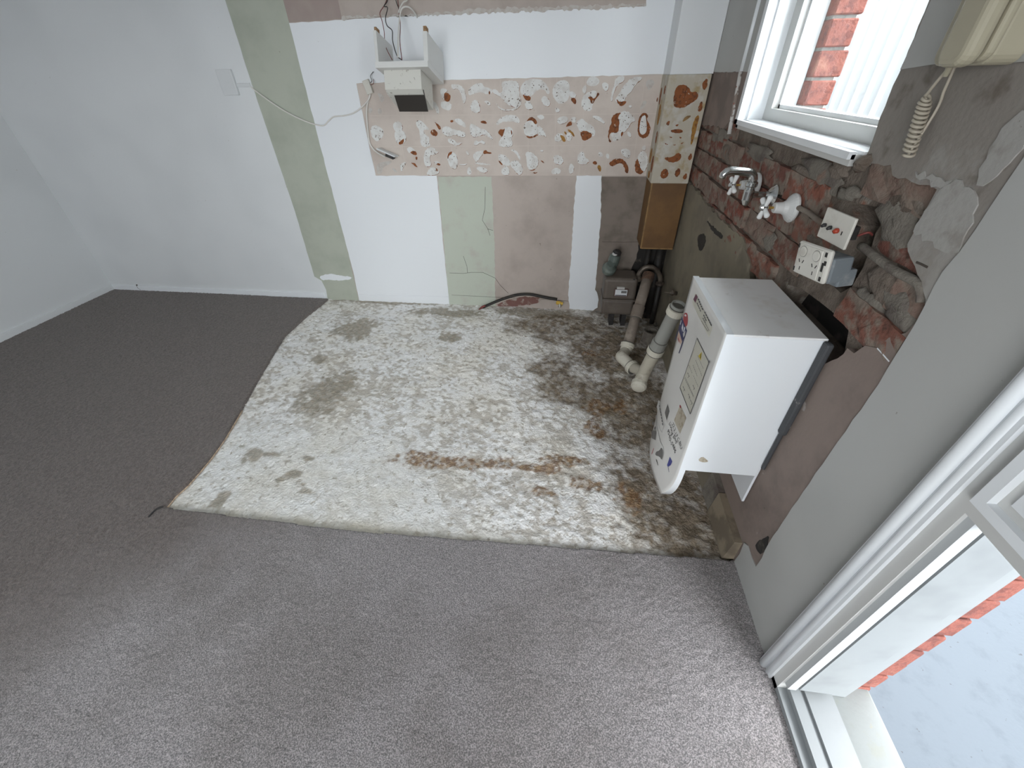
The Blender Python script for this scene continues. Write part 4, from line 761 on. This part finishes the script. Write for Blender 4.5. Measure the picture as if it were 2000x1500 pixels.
sticker('rating_plate', E2((333, 215), (360, 325), (320, 455), (290, 345)), STICK['grey'], .0008)
sticker('control_strip', E2((200, 160), (225, 200), (285, 520), (250, 640), (225, 600), (170, 260)), STICK['faint'], .0006)
dashes('control_print', *E2((205, 190), (265, 540)), 1.5, 8, STICK['ink'], .3, 2)
sticker('knob_print', chaikin(E2((240, 850), (265, 900), (260, 1000), (240, 1040), (220, 990), (150, 970), (160, 920), (215, 900)), 1), STICK['grey'], .0012)
sticker('knob_print', E2((105, 605), (165, 605), (170, 640), (155, 745), (105, 720)), STICK['grey'], .0012); sticker('knob_print', chaikin(E2((105, 480), (135, 475), (138, 520), (112, 535)), 1), STICK['grey'], .0012)
sticker('knob_print', E2((145, 560), (158, 540), (152, 595), (140, 590)), STICK['ink'], .0012); stroke('red_pointer', *E2((130, 868), (98, 955)), .9, STICK['red']); stroke('pointer', *E2((165, 1025), (192, 1115)), .8, STICK['ink'])
for a, b in [((168, 380), (200, 640)), ((200, 640), (230, 775)), ((230, 775), (270, 850)), ((270, 850), (272, 960)), ((272, 960), (255, 1040))]: stroke('control_outline', *E2(a, b), .9, STICK['lightgrey'])
sticker('blue_sticker', E2((365, 990), (400, 1060), (375, 1115), (335, 1140), (320, 1115)), STICK['blue'], .001); stroke('blue_sticker', *E2((335, 1135), (350, 1215)), .8, STICK['navy'])
def handline(s, p, size, mat=STICK['ink']):
    y0, z0 = yz_cover(*p)
    def mp(a, b):
        b2 = b + .12 * size * math.sin(a * 90); y = y0 - (a + .25 * b); z = z0 + b2 + .22 * a * 0; return (fx(y, z) - .0014, y, z)
    text('handwriting', s, mp, size, mat, he)
handline('22.2.17 C.BU', E2((395, 520))[0], .022); handline('Living End', E2((350, 510))[0], .025); handline('9540-5466', E2((322, 620))[0], .025)
# dent marks on the near side panel
slab('paint_chip', ragged(chaikin([(-.195 + .0, .43), (-.18, .418), (-.17, .408), (-.185, .402), (-.205, .41)], 1), .006, .003, 3), 'back', hy0 - .0008, hy0 + .001, STICK['tan'], he)

# ================================================================== TAP SET
tp = empty('wall_tap_set', (0, -1.24, 1.07), 'chrome swivel-spout wall tap set with two white cross handles', 'tap')
AX = (-1, 0, 0)
def tap_handle(y, z, rot):
    lathe('wall_flange', (.004, y, z), AX, [(0, .040), (.005, .041), (.012, .036), (.022, .022), (.032, .0165), (.052, .0150), (.056, .0135)], FLANGE, tp)
    lathe('spindle', (-.05, y, z), AX, [(0, .0035), (.028, .0035)], BRASS, tp, 10)
    h = lathe('handle_hub', (-.072, y, z), AX, [(-.004, .006), (.0, .009), (.012, .010), (.018, .007), (.020, .003)], CHROME, tp, 14)
    for k in range(4):
        a = rot + k * math.pi / 2; d = Vector((0, math.cos(a), math.sin(a))); c_ = Vector((-.077, y, z))
        tube('handle_arm', [c_ + d * .004, c_ + d * .014, c_ + d * .028, c_ + d * .036, c_ + d * .040], [.006, .006, .0076, .0082, .0045], PORC, h, seg=10)
tap_handle(-1.412, 1.072, .45); tap_handle(-1.095, 1.072, .45)
sy_ = -1.262
lathe('spout_flange', (.004, sy_, 1.076), AX, [(0, .030), (.004, .031), (.012, .024), (.022, .012), (.03, .010)], CHROME, tp)
lathe('spout_arm', (-.02, sy_, 1.076), AX, [(0, .010), (.03, .0095), (.05, .012)], CHROME, tp)
lathe('spout_body', (-.078, sy_, 1.040), (0, 0, 1), [(0, .003), (.004, .009), (.02, .016), (.045, .017), (.052, .0145), (.066, .0145)], CHROME, tp)
lathe('swivel_nut', (-.078, sy_, 1.100), (0, 0, 1), [(0, .0165), (.003, .0185), (.012, .0185), (.015, .0165)], CHROME, tp)
tube('spout', [(-.078, sy_, 1.108), (-.078, sy_, 1.122), (-.081, sy_, 1.131), (-.087, sy_, 1.138), (-.096, sy_, 1.142), (-.13, sy_ - .003, 1.146), (-.158, sy_ - .005, 1.147), (-.168, sy_ - .006, 1.144), (-.175, sy_ - .006, 1.136), (-.177, sy_ - .006, 1.126)], [.0138, .0138, .0135, .013, .0128, .0122, .012, .012, .0118, .0115], CHROME, tp, seg=16, sm=0)
bpy.data.objects[tp.children[-1].name]

# ================================================================== OUTLETS ON THE RIGHT WALL
def plate_frame(pts, xs):
    P = [Vector(RW(u, v, x)) for (u, v), x in zip(pts, xs)]      # tl, tr, bl, br
    o = (P[0] + P[1] + P[2] + P[3]) / 4; ux = ((P[1] - P[0]) + (P[3] - P[2])).normalized(); uz = ((P[0] - P[2]) + (P[1] - P[3])).normalized()
    n = ux.cross(uz).normalized(); uz = n.cross(ux)
    w_ = ((P[1] - P[0]).length + (P[3] - P[2]).length) / 2; h_ = ((P[0] - P[2]).length + (P[1] - P[3]).length) / 2
    if n.dot(Vector(CAM) - o) < 0: n = -n
    return o, ux, uz, n, w_, h_
o, ux, uz, n, w_, h_ = plate_frame([(1573, 474), (1638, 495), (1545, 524), (1602, 551)], [-.088, -.070, -.085, -.067])
g = empty('double_socket', o, 'loose cream double power socket tilted on a grey wall box', 'power socket')
obox('face_plate', o, (ux, uz, n), (w_ / 2, h_ / 2, .0065), PLATE, g, .006)
obox('inner_plate', o + n * .0060 - ux * w_ * .06, (ux, uz, n), (w_ * .36, h_ * .44, .002), PLATE, g, .0015)
for sx in (-.26, .16):
    sw = lathe('switch', o + n * .0078 + ux * w_ * sx + uz * h_ * .24, n, [(0, .0115), (.002, .0115), (.0025, .010)], PLATE, g, 18)
    lathe('switch_ring', o + n * .0072 + ux * w_ * sx + uz * h_ * .24, n, [(0, .0135), (.0012, .0135)], M('grey_ring', (.3, .29, .26), .5), sw, 18)
    for a, b, r_ in ((-.06, -.06, .5), (.06, -.06, -.5), (0, -.28, 0)):
        q = ux * math.cos(r_ + math.pi / 2) + uz * math.sin(r_ + math.pi / 2); obox('socket_slot', o + n * .0082 + ux * w_ * (sx + a) + uz * h_ * b, (q, q.cross(n), n), (.0042, .0011, .0004), SLOT, g)
for a, b in ((.40, .36), (.40, -.36), (-.44, .36), (-.44, -.36), (.38, .05), (.38, -.08), (.43, 0.12)): obox('fixing_slot', o + n * .0066 + ux * w_ * a + uz * h_ * b, (ux, uz, n), (.0035, .005, .0005), SLOT, g)
bc = o - n * .030 + ux * .016 - uz * .010
obox('wall_box', bc, (ux, uz, n), (.040, .030, .025), GREYBOX, g, .006)
lathe('knockout', bc - uz * .0305 - ux * .01, -uz, [(0, .012), (.002, .012)], GREYBOX, g, 16)
obox('wall_box_lug', bc - n * .02 - uz * .02 + ux * .01, (ux, uz, n), (.03, .02, .02), GREYBOX, g, .004)
o, ux, uz, n, w_, h_ = plate_frame([(1612, 403), (1667, 428), (1604, 463), (1657, 489)], [-.055, -.045, -.050, -.040])
s = empty('switch_plate', o, 'loose cream switch plate with dark and red rocker switches above the socket', 'switch plate')
obox('face_plate', o, (ux, uz, n), (w_ / 2, h_ / 2, .003), PLATE, s, .0015)
for a, mt, r_ in ((-.34, WIREB, .0045), (-.13, WIREB, .0045), (.11, REDP, .006)):
    c_ = o + n * .003 + ux * w_ * a - uz * h_ * (.04)
    tube('toggle', [c_, c_ + n * .004, c_ + n * .009 - uz * .003], [r_, r_, r_ * .7], mt, s, seg=10)
obox('indicator', o + n * .0032 + ux * w_ * .26 - uz * .004, (ux, uz, n), (.0014, .004, .0005), SLOT, s)
obox('terminal_block', o - n * .012 + ux * .03, (ux, uz, n), (.016, .014, .008), BLACKM, s)
tube('terminal_wire', [o - n * .01 + ux * .06, o - n * .02 + ux * .072 + uz * .01, o - n * .04 + ux * .06], .0025, WIRER, s, seg=8, sm=4)
tag(tube('conduit', [RW(1552, 402, .002), RW(1578, 415, -.002), RW(1598, 430, -.006), RW(1614, 440, -.002)], .007, PVCD, seg=10, sm=4), 'short dusty conduit stub between tap flange and switch plate', 'conduit')
tag(tube('buried_conduit', [RW(1682, 480, .008), RW(1715, 505, .004), RW(1750, 530, .003), RW(1785, 548, .003), RW(1800, 565, .004), RW(1800, 590, .008)], .009, CEMENT, seg=10, sm=5), 'mortar-coated conduit curving through the broken brickwork', 'conduit')

# ================================================================== INTERCOM
ic = empty('intercom_phone', (0, -1.86, 1.40), 'cream intercom handset on the wall beside the window', 'intercom')
def rounded_slab(name, y0, y1, z0, z1, x0, x1, r, mat, parent, bv=.006):
    pts = []
    for cy_, cz_, a0 in ((y1 + r, z0 + r, math.pi), (y0 - r, z0 + r, 1.5 * math.pi), (y0 - r, z1 - r, 0), (y1 + r, z1 - r, .5 * math.pi)):
        for k in range(6): a = a0 + k / 5 * math.pi / 2; pts.append((cy_ + r * math.cos(a), cz_ + r * math.sin(a)))
    ob = slab(name, pts, 'right', x0, x1, mat, parent)
    if bv:
        bm = bmesh.new(); bm.from_mesh(ob.data); bm.normal_update()
        ee = [e for e in bm.edges if len(e.link_faces) == 2 and e.calc_face_angle(0) > 1.2]
        bmesh.ops.bevel(bm, geom=ee, offset=bv, segments=3, affect='EDGES', profile=.5); bm.to_mesh(ob.data); bm.free()
    return ob
rounded_slab('base', -1.796, -1.925, 1.404, 1.63, -.046, -.001, .018, CREAM, ic, .005)
rounded_slab('cradle', -1.826, -1.928, 1.408, 1.62, -.058, -.044, .016, CREAM, ic, .005)
hs = rounded_slab('handset', -1.868, -1.930, 1.402, 1.64, -.088, -.060, .02, CREAM, ic, .010)
ribbon('seam', [(-1.845, 1.411), (-1.842, 1.46), (-1.835, 1.61)], .0015, -.0585, CRACK, ic, 'right')
P0 = Vector((-.022, -1.812, 1.405)); P1 = Vector((-.020, -1.789, 1.360)); P2 = Vector((-.018, -1.812, 1.268)); pts = [P0, P0 * .5 + P1 * .5 + Vector((0, .004, 0))]
turns, R_ = 13, .0105
for k in range(turns * 12 + 1):
    t = k / (turns * 12); c_ = P1.lerp(P2, t ** 1.15); a = 2 * math.pi * turns * t; rr_ = R_ * min(1, .35 + 4 * t)
    pts.append(c_ + Vector((-math.cos(a) * rr_ * .9, math.sin(a) * rr_, .0035 * math.sin(a))))
tube('curly_cord', pts, .0027, CREAMC, ic, seg=7)
tube('cord_tail', [Vector((-.018, -1.818, 1.405)), Vector((-.012, -1.812, 1.37)), Vector((-.006, -1.808, 1.34)), P2], .0025, CREAMC, ic, seg=7, sm=6)
lathe('cord_grommet', P0 + Vector((0, 0, .004)), (0, 0, -1), [(0, .006), (.014, .0045), (.02, .003)], CREAM, ic, 12)

# ================================================================== RANGE HOOD REMNANT on the back wall (swung forward on its top screws)
al = math.radians(15.5); DX, DD, DU = Vector((1, 0, 0)), Vector((0, math.cos(al), -math.sin(al))), Vector((0, math.sin(al), math.cos(al)))
O = Vector((-1.668, -.322, 1.443))            # front lower left corner of the shelf
rh = empty('range_hood_box', (-1.53, -.1, 1.24), 'white open cabinet box with small range hood hanging beneath it', 'range hood')
def hb(name, x0, x1, d0, d1, u0, u1, mat, bv=.001, parent=rh):
    c_ = O + DX * (x0 + x1) / 2 + DD * (d0 + d1) / 2 + DU * (u0 + u1) / 2
    return obox(name, c_, (DX, DD, DU), ((x1 - x0) / 2, (d1 - d0) / 2, (u1 - u0) / 2), mat, parent, bv)
W_ = .272
hb('shelf', 0, W_, 0, .282, 0, .026, MELA)
hb('side_panel', 0.0, .016, .01, .215, .026, .155, MELA); hb('side_panel', W_ - .022, W_, .01, .29, .026, .145, MELA)
hb('broken_edge', .002, .014, .02, .06, .155, .172, CHIP); hb('broken_edge', W_ - .019, W_ - .003, .012, .045, .145, .166, CHIP)
q0, q1, dd0, dd1, uu0 = .028, .222, .035, .225, -.082
vs = []
for x_, in ((q0,), (q1,)):
    for d_, u_ in ((dd0, 0), (dd1, 0), (dd1, uu0 - .050), (dd1 - .03, uu0 - .046), (dd0 + .025, uu0 - .016), (dd0, uu0)): vs.append(O + DX * x_ + DD * d_ + DU * u_)
mesh('hood_body', vs, [(0, 1, 2, 3, 4, 5), (11, 10, 9, 8, 7, 6)] + [(i, (i + 1) % 6, (i + 1) % 6 + 6, i + 6) for i in range(6)], HOODW, rh)
v_ = [BW(767, 177, -.290), BW(827, 175, -.290), BW(836, 218, -.262), BW(780, 218, -.262)]; nn = Vector((0, .006, 0))
mesh('smoked_visor', [Vector(p) for p in v_] + [Vector(p) + nn for p in v_], [(0, 1, 2, 3), (7, 6, 5, 4), (0, 4, 5, 1), (1, 5, 6, 2), (2, 6, 7, 3), (3, 7, 4, 0)], VISOR, rh)
def wirepts(pts, ys): return [BW(u, v, y) for (u, v), y in zip(pts, ys)]
wires = [('black_wire', [(752, -20), (757, 0), (750, 12), (757, 15), (753, 35), (756, 50), (766, 60), (767, 80), (775, 108), (785, 117)], [-.005, -.03, -.05, -.06, -.08, -.1, -.12, -.16, -.22, -.26], .0022, WIREB, 'black electrical wire curling into the hood box', 'wire'),
         ('red_wire', [(762, -20), (752, 8), (742, 25), (746, 40), (750, 60), (753, 90), (766, 117)], [-.005, -.03, -.05, -.07, -.1, -.16, -.25], .0018, WIRER, 'thin dark red wire on the left, hanging into the hood box', 'wire'),
         ('red_wire', [(775, -20), (779, 20), (782, 50), (781, 80), (785, 117)], [-.005, -.04, -.09, -.16, -.26], .0020, WIRER, 'dark red wire hanging straight beside the white cable', 'wire'),
         ('white_cable', [(815, 34), (806, 20), (795, 13), (784, 18), (780, 40), (778, 75), (777, 112)], [-.003, -.05, -.08, -.09, -.10, -.17, -.25], .0036, WIREW, 'thick white cable arching from the wall down into the hood box', 'cable'),
         ('white_cable', [(800, -20), (795, 0), (788, 4), (782, 14), (778, 25)], [-.005, -.04, -.06, -.08, -.095], .0034, WIREW, 'short white cable looping at the top above the hood box', 'cable'),
         ('black_wire', [(768, -25), (773, 0), (778, 14), (782, 22)], [-.005, -.05, -.07, -.09], .002, WIREB, 'short black wire end beside the white cables', 'wire')]
for nm, pts, ys, r_, mt, lb, ct in wires: tag(tube(nm, wirepts(pts, ys), r_, mt, seg=8, sm=5), lb, ct, 'wires above the hood box')

# ================================================================== CABLES AND PLATES on the back wall
pl = empty('wall_plate', (-2.725, 0, 1.39), 'white blank wall plate with cable trunking stub beside green strip', 'wall plate')
box('plate', (-2.775, -.020, 1.334), (-2.678, -.002, 1.458), PLATEW, pl, .003)
lathe('screw_cap', (-2.727, -.020, 1.398), (0, -1, 0), [(0, .007), (.002, .0065)], PLATEW, pl, 16)
box('trunking', (-2.678, -.012, 1.372), (-2.592, -.002, 1.392), PLATEW, pl, .002)
tag(tube('phone_cable', [BW(488, 168, -.006), BW(500, 178, -.012), BW(530, 200, -.02), BW(558, 218, -.022), BW(590, 234, -.02), BW(615, 243, -.014), BW(632, 245, -.010), BW(642, 236, -.010), BW(652, 228, -.010), BW(672, 226, -.012), BW(690, 221, -.014), BW(708, 208, -.016), BW(720, 194, -.018), BW(723, 184, -.016)], .0038, WIREW, seg=8, sm=5), 'thin white cable drooping across the green strip to the junction box', 'cable')
jc = BW(719, 170, -.012); jb = empty('junction_box', jc, 'small cream junction box left of the range hood', 'junction box')
obox('cover', jc, (Vector((.97, 0, .25)), Vector((0, 1, 0)), Vector((-.25, 0, .97))), (.020, .011, .034), PLATE, jb, .004)
tube('wire_tail', [jc + np.array([.02, -.004, .02]), jc + np.array([.035, -.012, .03]), jc + np.array([.03, -.01, .05]), jc + np.array([.05, -.005, .07])], .0016, WIREB, jb, seg=6, sm=4)
tube('wire_tail', [jc + np.array([.018, -.004, .01]), jc + np.array([.04, -.012, .015]), jc + np.array([.045, -.01, .035])], .0016, WIRER, jb, seg=6, sm=4)
tag(tube('outlet_cable', [BW(723, 184, -.012), BW(718, 200, -.010), BW(716, 222, -.010), BW(718, 250, -.010), BW(721, 276, -.010), BW(728, 290, -.014), BW(740, 300, -.03), BW(752, 306, -.05)], .0046, WIREW, seg=8, sm=5), 'white cable running down the edge of the tile bed to the loose plate', 'cable')
lc = Vector(BW(757, 298, -.05)); lp = empty('loose_outlet', lc, 'white outlet plate hanging edge-on off the tile bed', 'outlet plate')
ta = Vector((.93, 0, -.37)); tb = (Vector((0, .995, -.10))).normalized(); obox('plate', lc, (ta, tb, ta.cross(tb)), (.058, .034, .004), PLATEW, lp, .002)
obox('terminal_body', lc + Vector((.012, .006, -.018)), (ta, Vector((0, 1, 0)), ta.cross(Vector((0, 1, 0)))), (.026, .018, .011), BLACKM, lp, .003)
ho = empty('gas_hose', BW(1000, 590, -.05), 'black cut hose lying along the foot of the back wall', 'hose')
tube('hose', [BW(940, 602, -.05), BW(962, 592, -.04), BW(985, 583, -.03), BW(1010, 576, -.025), BW(1035, 575, -.022), BW(1060, 580, -.022), BW(1088, 585, -.02)], .010, BLACKP, ho, seg=10, sm=5)
tube('frayed_end', [BW(935, 606, -.06), BW(941, 600, -.055), BW(948, 597, -.05)], [.006, .008, .0085], WIRER, ho, seg=8)
gf = empty('gas_fitting', BW(1092, 597, -.03), 'yellow-taped brass gas fitting on the floor beside white plaster strip', 'pipe fitting')
c_ = Vector(BW(1092, 592, -.035)); lathe('taped_nut', c_ + Vector((-.022, 0, .004)), (1, 0, -.15), [(0, .010), (.006, .014), (.03, .014), (.036, .011), (.05, .011)], YTAPE, gf, 8)
lathe('outlet_end', c_ + Vector((.004, -.006, -.004)), (.1, -.5, -.8), [(0, .009), (.016, .009), (.018, .011), (.026, .011)], SILVER, gf, 12)

# ================================================================== GAS METER in the corner
gm = empty('gas_meter', (-.29, -.18, .02), 'brown-grey gas meter with green regulator in the dark corner', 'gas meter')
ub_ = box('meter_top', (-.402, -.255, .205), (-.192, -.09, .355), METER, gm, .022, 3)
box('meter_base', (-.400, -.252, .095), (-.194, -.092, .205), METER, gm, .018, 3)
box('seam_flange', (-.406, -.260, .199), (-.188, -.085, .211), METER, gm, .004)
box('index_window', (-.335, -.264, .235), (-.245, -.252, .290), M('meter_index_frame', (.10, .06, .05), .5), gm, .003)
box('label_plate', (-.328, -.2665, .242), (-.252, -.2638, .284), STICK['white'], gm)
box('label_print', (-.290, -.2672, .262), (-.256, -.2664, .278), STICK['grey'], gm); box('label_print', (-.326, -.2672, .2435), (-.254, -.2664, .249), STICK['ink'], gm); box('counter', (-.32, -.2665, .288), (-.272, -.256, .302), STICK['faint'], gm)
for x_ in (-.335, -.255): multibox('meter_foot', [((x_, -.22, -.001), (x_ + .03, -.13, .098))], BLACKM, gm)
lathe('regulator_body', BW(1190, 524, -.19), (.12, -.5, .85), [(-.045, .020), (-.028, .040), (-.006, .046), (.006, .046), (.018, .036), (.045, .026)], REG, gm, 18)
lathe('regulator_dome', BW(1199, 508, -.17), (.15, 0, 1), [(-.05, .024), (-.028, .032), (0, .036), (.028, .034), (.038, .024)], REG, gm, 18)
lathe('regulator_cap', BW(1204, 497, -.17), (.15, -.15, 1), [(0, .027), (.018, .028), (.028, .018)], BLACKM, gm, 16); lathe('regulator_seal', BW(1201, 496, -.19), (0, -.4, .9), [(0, .017), (.004, .015)], FLANGE, gm, 14)
tube('inlet_pipe', [BW(1188, 540, -.17), BW(1184, 560, -.18), BW(1180, 578, -.19), BW(1178, 600, -.19)], .010, SILVER, gm, seg=10)
lathe('inlet_union', BW(1186, 545, -.175), (0, 0, 1), [(-.014, .014), (-.01, .017), (.01, .017), (.014, .014)], IRON, gm, 8)
a0 = np.array(BW(1246, 541, -.17)); a1 = np.array(BW(1289, 552, -.17)); arc = []
for k in range(13):
    t = math.pi * k / 12; arc.append(((a0 + a1) / 2) * 1 + (a0 - a1) / 2 * math.cos(t) + np.array([0, 0, .085 * math.sin(t)]))
tube('bridge_pipe', arc, .0155, IRON, gm, seg=14)
lathe('union_nut', a0 + np.array([0, 0, -.002]), (0, 0, 1), [(-.026, .020), (-.02, .025), (.0, .025), (.006, .019)], IRON, gm, 10); lathe('union_nut', a1 + np.array([0, 0, .0]), (0, 0, 1), [(-.018, .022), (-.012, .027), (.0, .027), (.006, .019)], IRON, gm, 10)
tube('outlet_pipe', [a1 + np.array([0, 0, -.01]), np.array([a1[0], a1[1], .0])], .016, BLACKP, gm, seg=12)
box('meter_screw', (-.225, -.250, .332), (-.213, -.238, .352), BLACKM, gm, .002)
for x_, y_, r_, lb in ((-.055, -.075, .026, 'thick black riser pipe under the corner duct'), (-.125, -.06, .017, 'thin black pipe behind the dusty waste pipe')):
    tag(tube('riser_pipe', [(x_, y_, 0.0), (x_, y_, .528)], r_, BLACKP, seg=14), lb, 'pipe')
vl = empty('gas_cock', RW(1320, 573, 0), 'small tarnished gas cock on the right wall by the meter', 'valve')
vc = Vector(RW(1318, 573, -.012)); tube('cock_body', [vc + Vector((.012, 0, 0)), vc + Vector((-.03, .0, .004))], .011, IRON, vl, seg=10); tube('cock_plug', [vc + Vector((-.015, 0, -.014)), vc + Vector((-.015, 0, .02))], .008, IRON, vl, seg=8); tube('lever', [vc + Vector((-.02, 0, 0)), vc + Vector((-.06, .01, 0))], .005, IRON, vl, seg=8)

# ================================================================== WASTE PIPE AND TRAP
wp = empty('waste_trap', (-.22, -.8, .0), 'white and grey plastic waste trap, its cut pipe end open', 'drain pipe')
V = lambda p: Vector(tuple(float(c) for c in p))
p1t, p1b = V(BW(1266, 540, -.28)), V(FL(1226, 672, .075))
dr = (p1b - p1t).normalized(); m1 = p1t.lerp(p1b, .52)
tube('dusty_pipe', [p1t, m1], .032, PVCD, wp, seg=20); lathe('pipe_socket', p1t.lerp(p1b, .44), dr, [(0, .032), (.004, .0365), (.075, .0365), (.08, .032)], PVCD, wp, 20)
lathe('rusty_coupling', p1t - dr * .02, dr, [(0, .034), (.02, .037), (.045, .036), (.05, .030)], M('rusty_iron', (.10, .055, .035), .9, [((.05, .03, .02), 30, .45, .6, 3)]), wp, 20)
tube('pipe_tail', [m1, p1b], .0318, PVCD, wp, seg=20)
lathe('cream_nut', p1b - dr * .004, dr, [(0, .037), (.004, .042), (.022, .042), (.026, .036), (.045, .036), (.048, .032)], PVC, wp, 20)
e1 = p1b + dr * .045; e2 = V(FL(1214, 697, .06)); e3 = V(FL(1234, 717, .055))
tube('elbow', [e1, e1.lerp(e2, .7), e2, e2.lerp(e3, .45), e3], [.032, .034, .035, .034, .032], PVC, wp, seg=18, sm=5)
hd = (e3 - e2).normalized(); lathe('elbow_nut', e3 - hd * .012, hd, [(0, .036), (.003, .041), (.026, .041), (.03, .034)], PVC, wp, 20)
p2t, p2m, p2l = V(RW(1324, 600, -.145)), V(RW(1291, 668, -.175)), V(RW(1258, 728, -.205))
d2 = (p2t - p2l).normalized()
tube('grey_pipe', [p2l.lerp(p2t, .50), p2t], .0325, PVCG, wp, seg=20, cap=False)
lathe('grey_pipe_bore', p2t - d2 * .06, d2, [(0, .028), (.056, .028)], PIPEIN, wp, 20)
lathe('pipe_rim', p2t - d2 * .004, d2, [(0, .0285), (.0, .0345), (.018, .0345), (.018, .0285), (-.03, .0283)], PVCG, wp, 20)
lathe('top_collar', p2t - d2 * .040, d2, [(0, .033), (.003, .0415), (.034, .0415), (.036, .034)], PVC, wp, 20)
lathe('grey_socket', p2l.lerp(p2t, .40), d2, [(0, .034), (.004, .0375), (.055, .0375), (.058, .0325)], PVCG, wp, 20)
lathe('trap_nut', p2l.lerp(p2t, .34), d2, [(0, .036), (.004, .042), (.030, .042), (.034, .037)], PVC, wp, 20)
bt = V(FL(1249, 748, .06))
tube('trap_inlet', [p2l.lerp(p2t, .36), p2l.lerp(p2t, .1), p2l, p2l.lerp(bt, .6), bt], [.033, .033, .034, .035, .035], PVC, wp, seg=18, sm=4)
tube('trap_link', [e3, e3.lerp(p2l, .5), p2l], .029, PVC, wp, seg=16, sm=3)
cdv = (V(FL(1245, 764, .045)) - bt).normalized(); lathe('trap_cap', bt - cdv * .004, cdv, [(0, .036), (.002, .042), (.03, .042), (.042, .034), (.048, .020), (.050, .002)], PVC, wp, 20)
for k in range(4):
    c_ = p2l.lerp(p2t, .62 + .05 * k) + Vector((-.020, -.0216, .0)); obox('blue_print', c_, (d2, Vector((.7, -.7, 0)), Vector((-.7, -.7, 0))), (.007, .0018, .0006), STICK['blue'], wp)
NUT = M('pale_cream_nut', (0.62, 0.59, 0.50), .4, [((.44, .40, .32), 14, .55, .7, 3)])
for ch in wp.children:
    if ch.name.split('.')[0] in ('cream_nut', 'elbow_nut', 'top_collar', 'trap_nut', 'trap_cap', 'elbow'): ch.data.materials[0] = NUT
for c0, dv, rr_ in [(p1b - dr * .008, dr, .0385), (e3 - hd * .016, hd, .038), (e3 + hd * .018, hd, .037), (p2l.lerp(p2t, .34) + d2 * .034, d2, .0395), (p2l.lerp(p2t, .34) - d2 * .004, d2, .0385), (p2t - d2 * .003, d2, .0375), (bt - cdv * .009, cdv, .0405), (p2l.lerp(p2t, .40) + d2 * .058, d2, .0345), (p1t.lerp(p1b, .44) + dr * .082, dr, .0345)]:
    lathe('seal_ring', c0, dv, [(0, rr_ * .96), (.0005, rr_), (.004, rr_), (.0045, rr_ * .96)], PIPEIN, wp, 20)
st = empty('floor_drain_stub', FL(1268, 660, 0), 'rough grey drain stub in the floor behind the trap', 'drain')
c_ = V(FL(1268, 665, .0)); lathe('stub', c_ - Vector((0, 0, .01)), (0, 0, 1), [(0, .055), (.05, .050), (.085, .046), (.085, .038), (.03, .036)], CEMENT, st, 18)
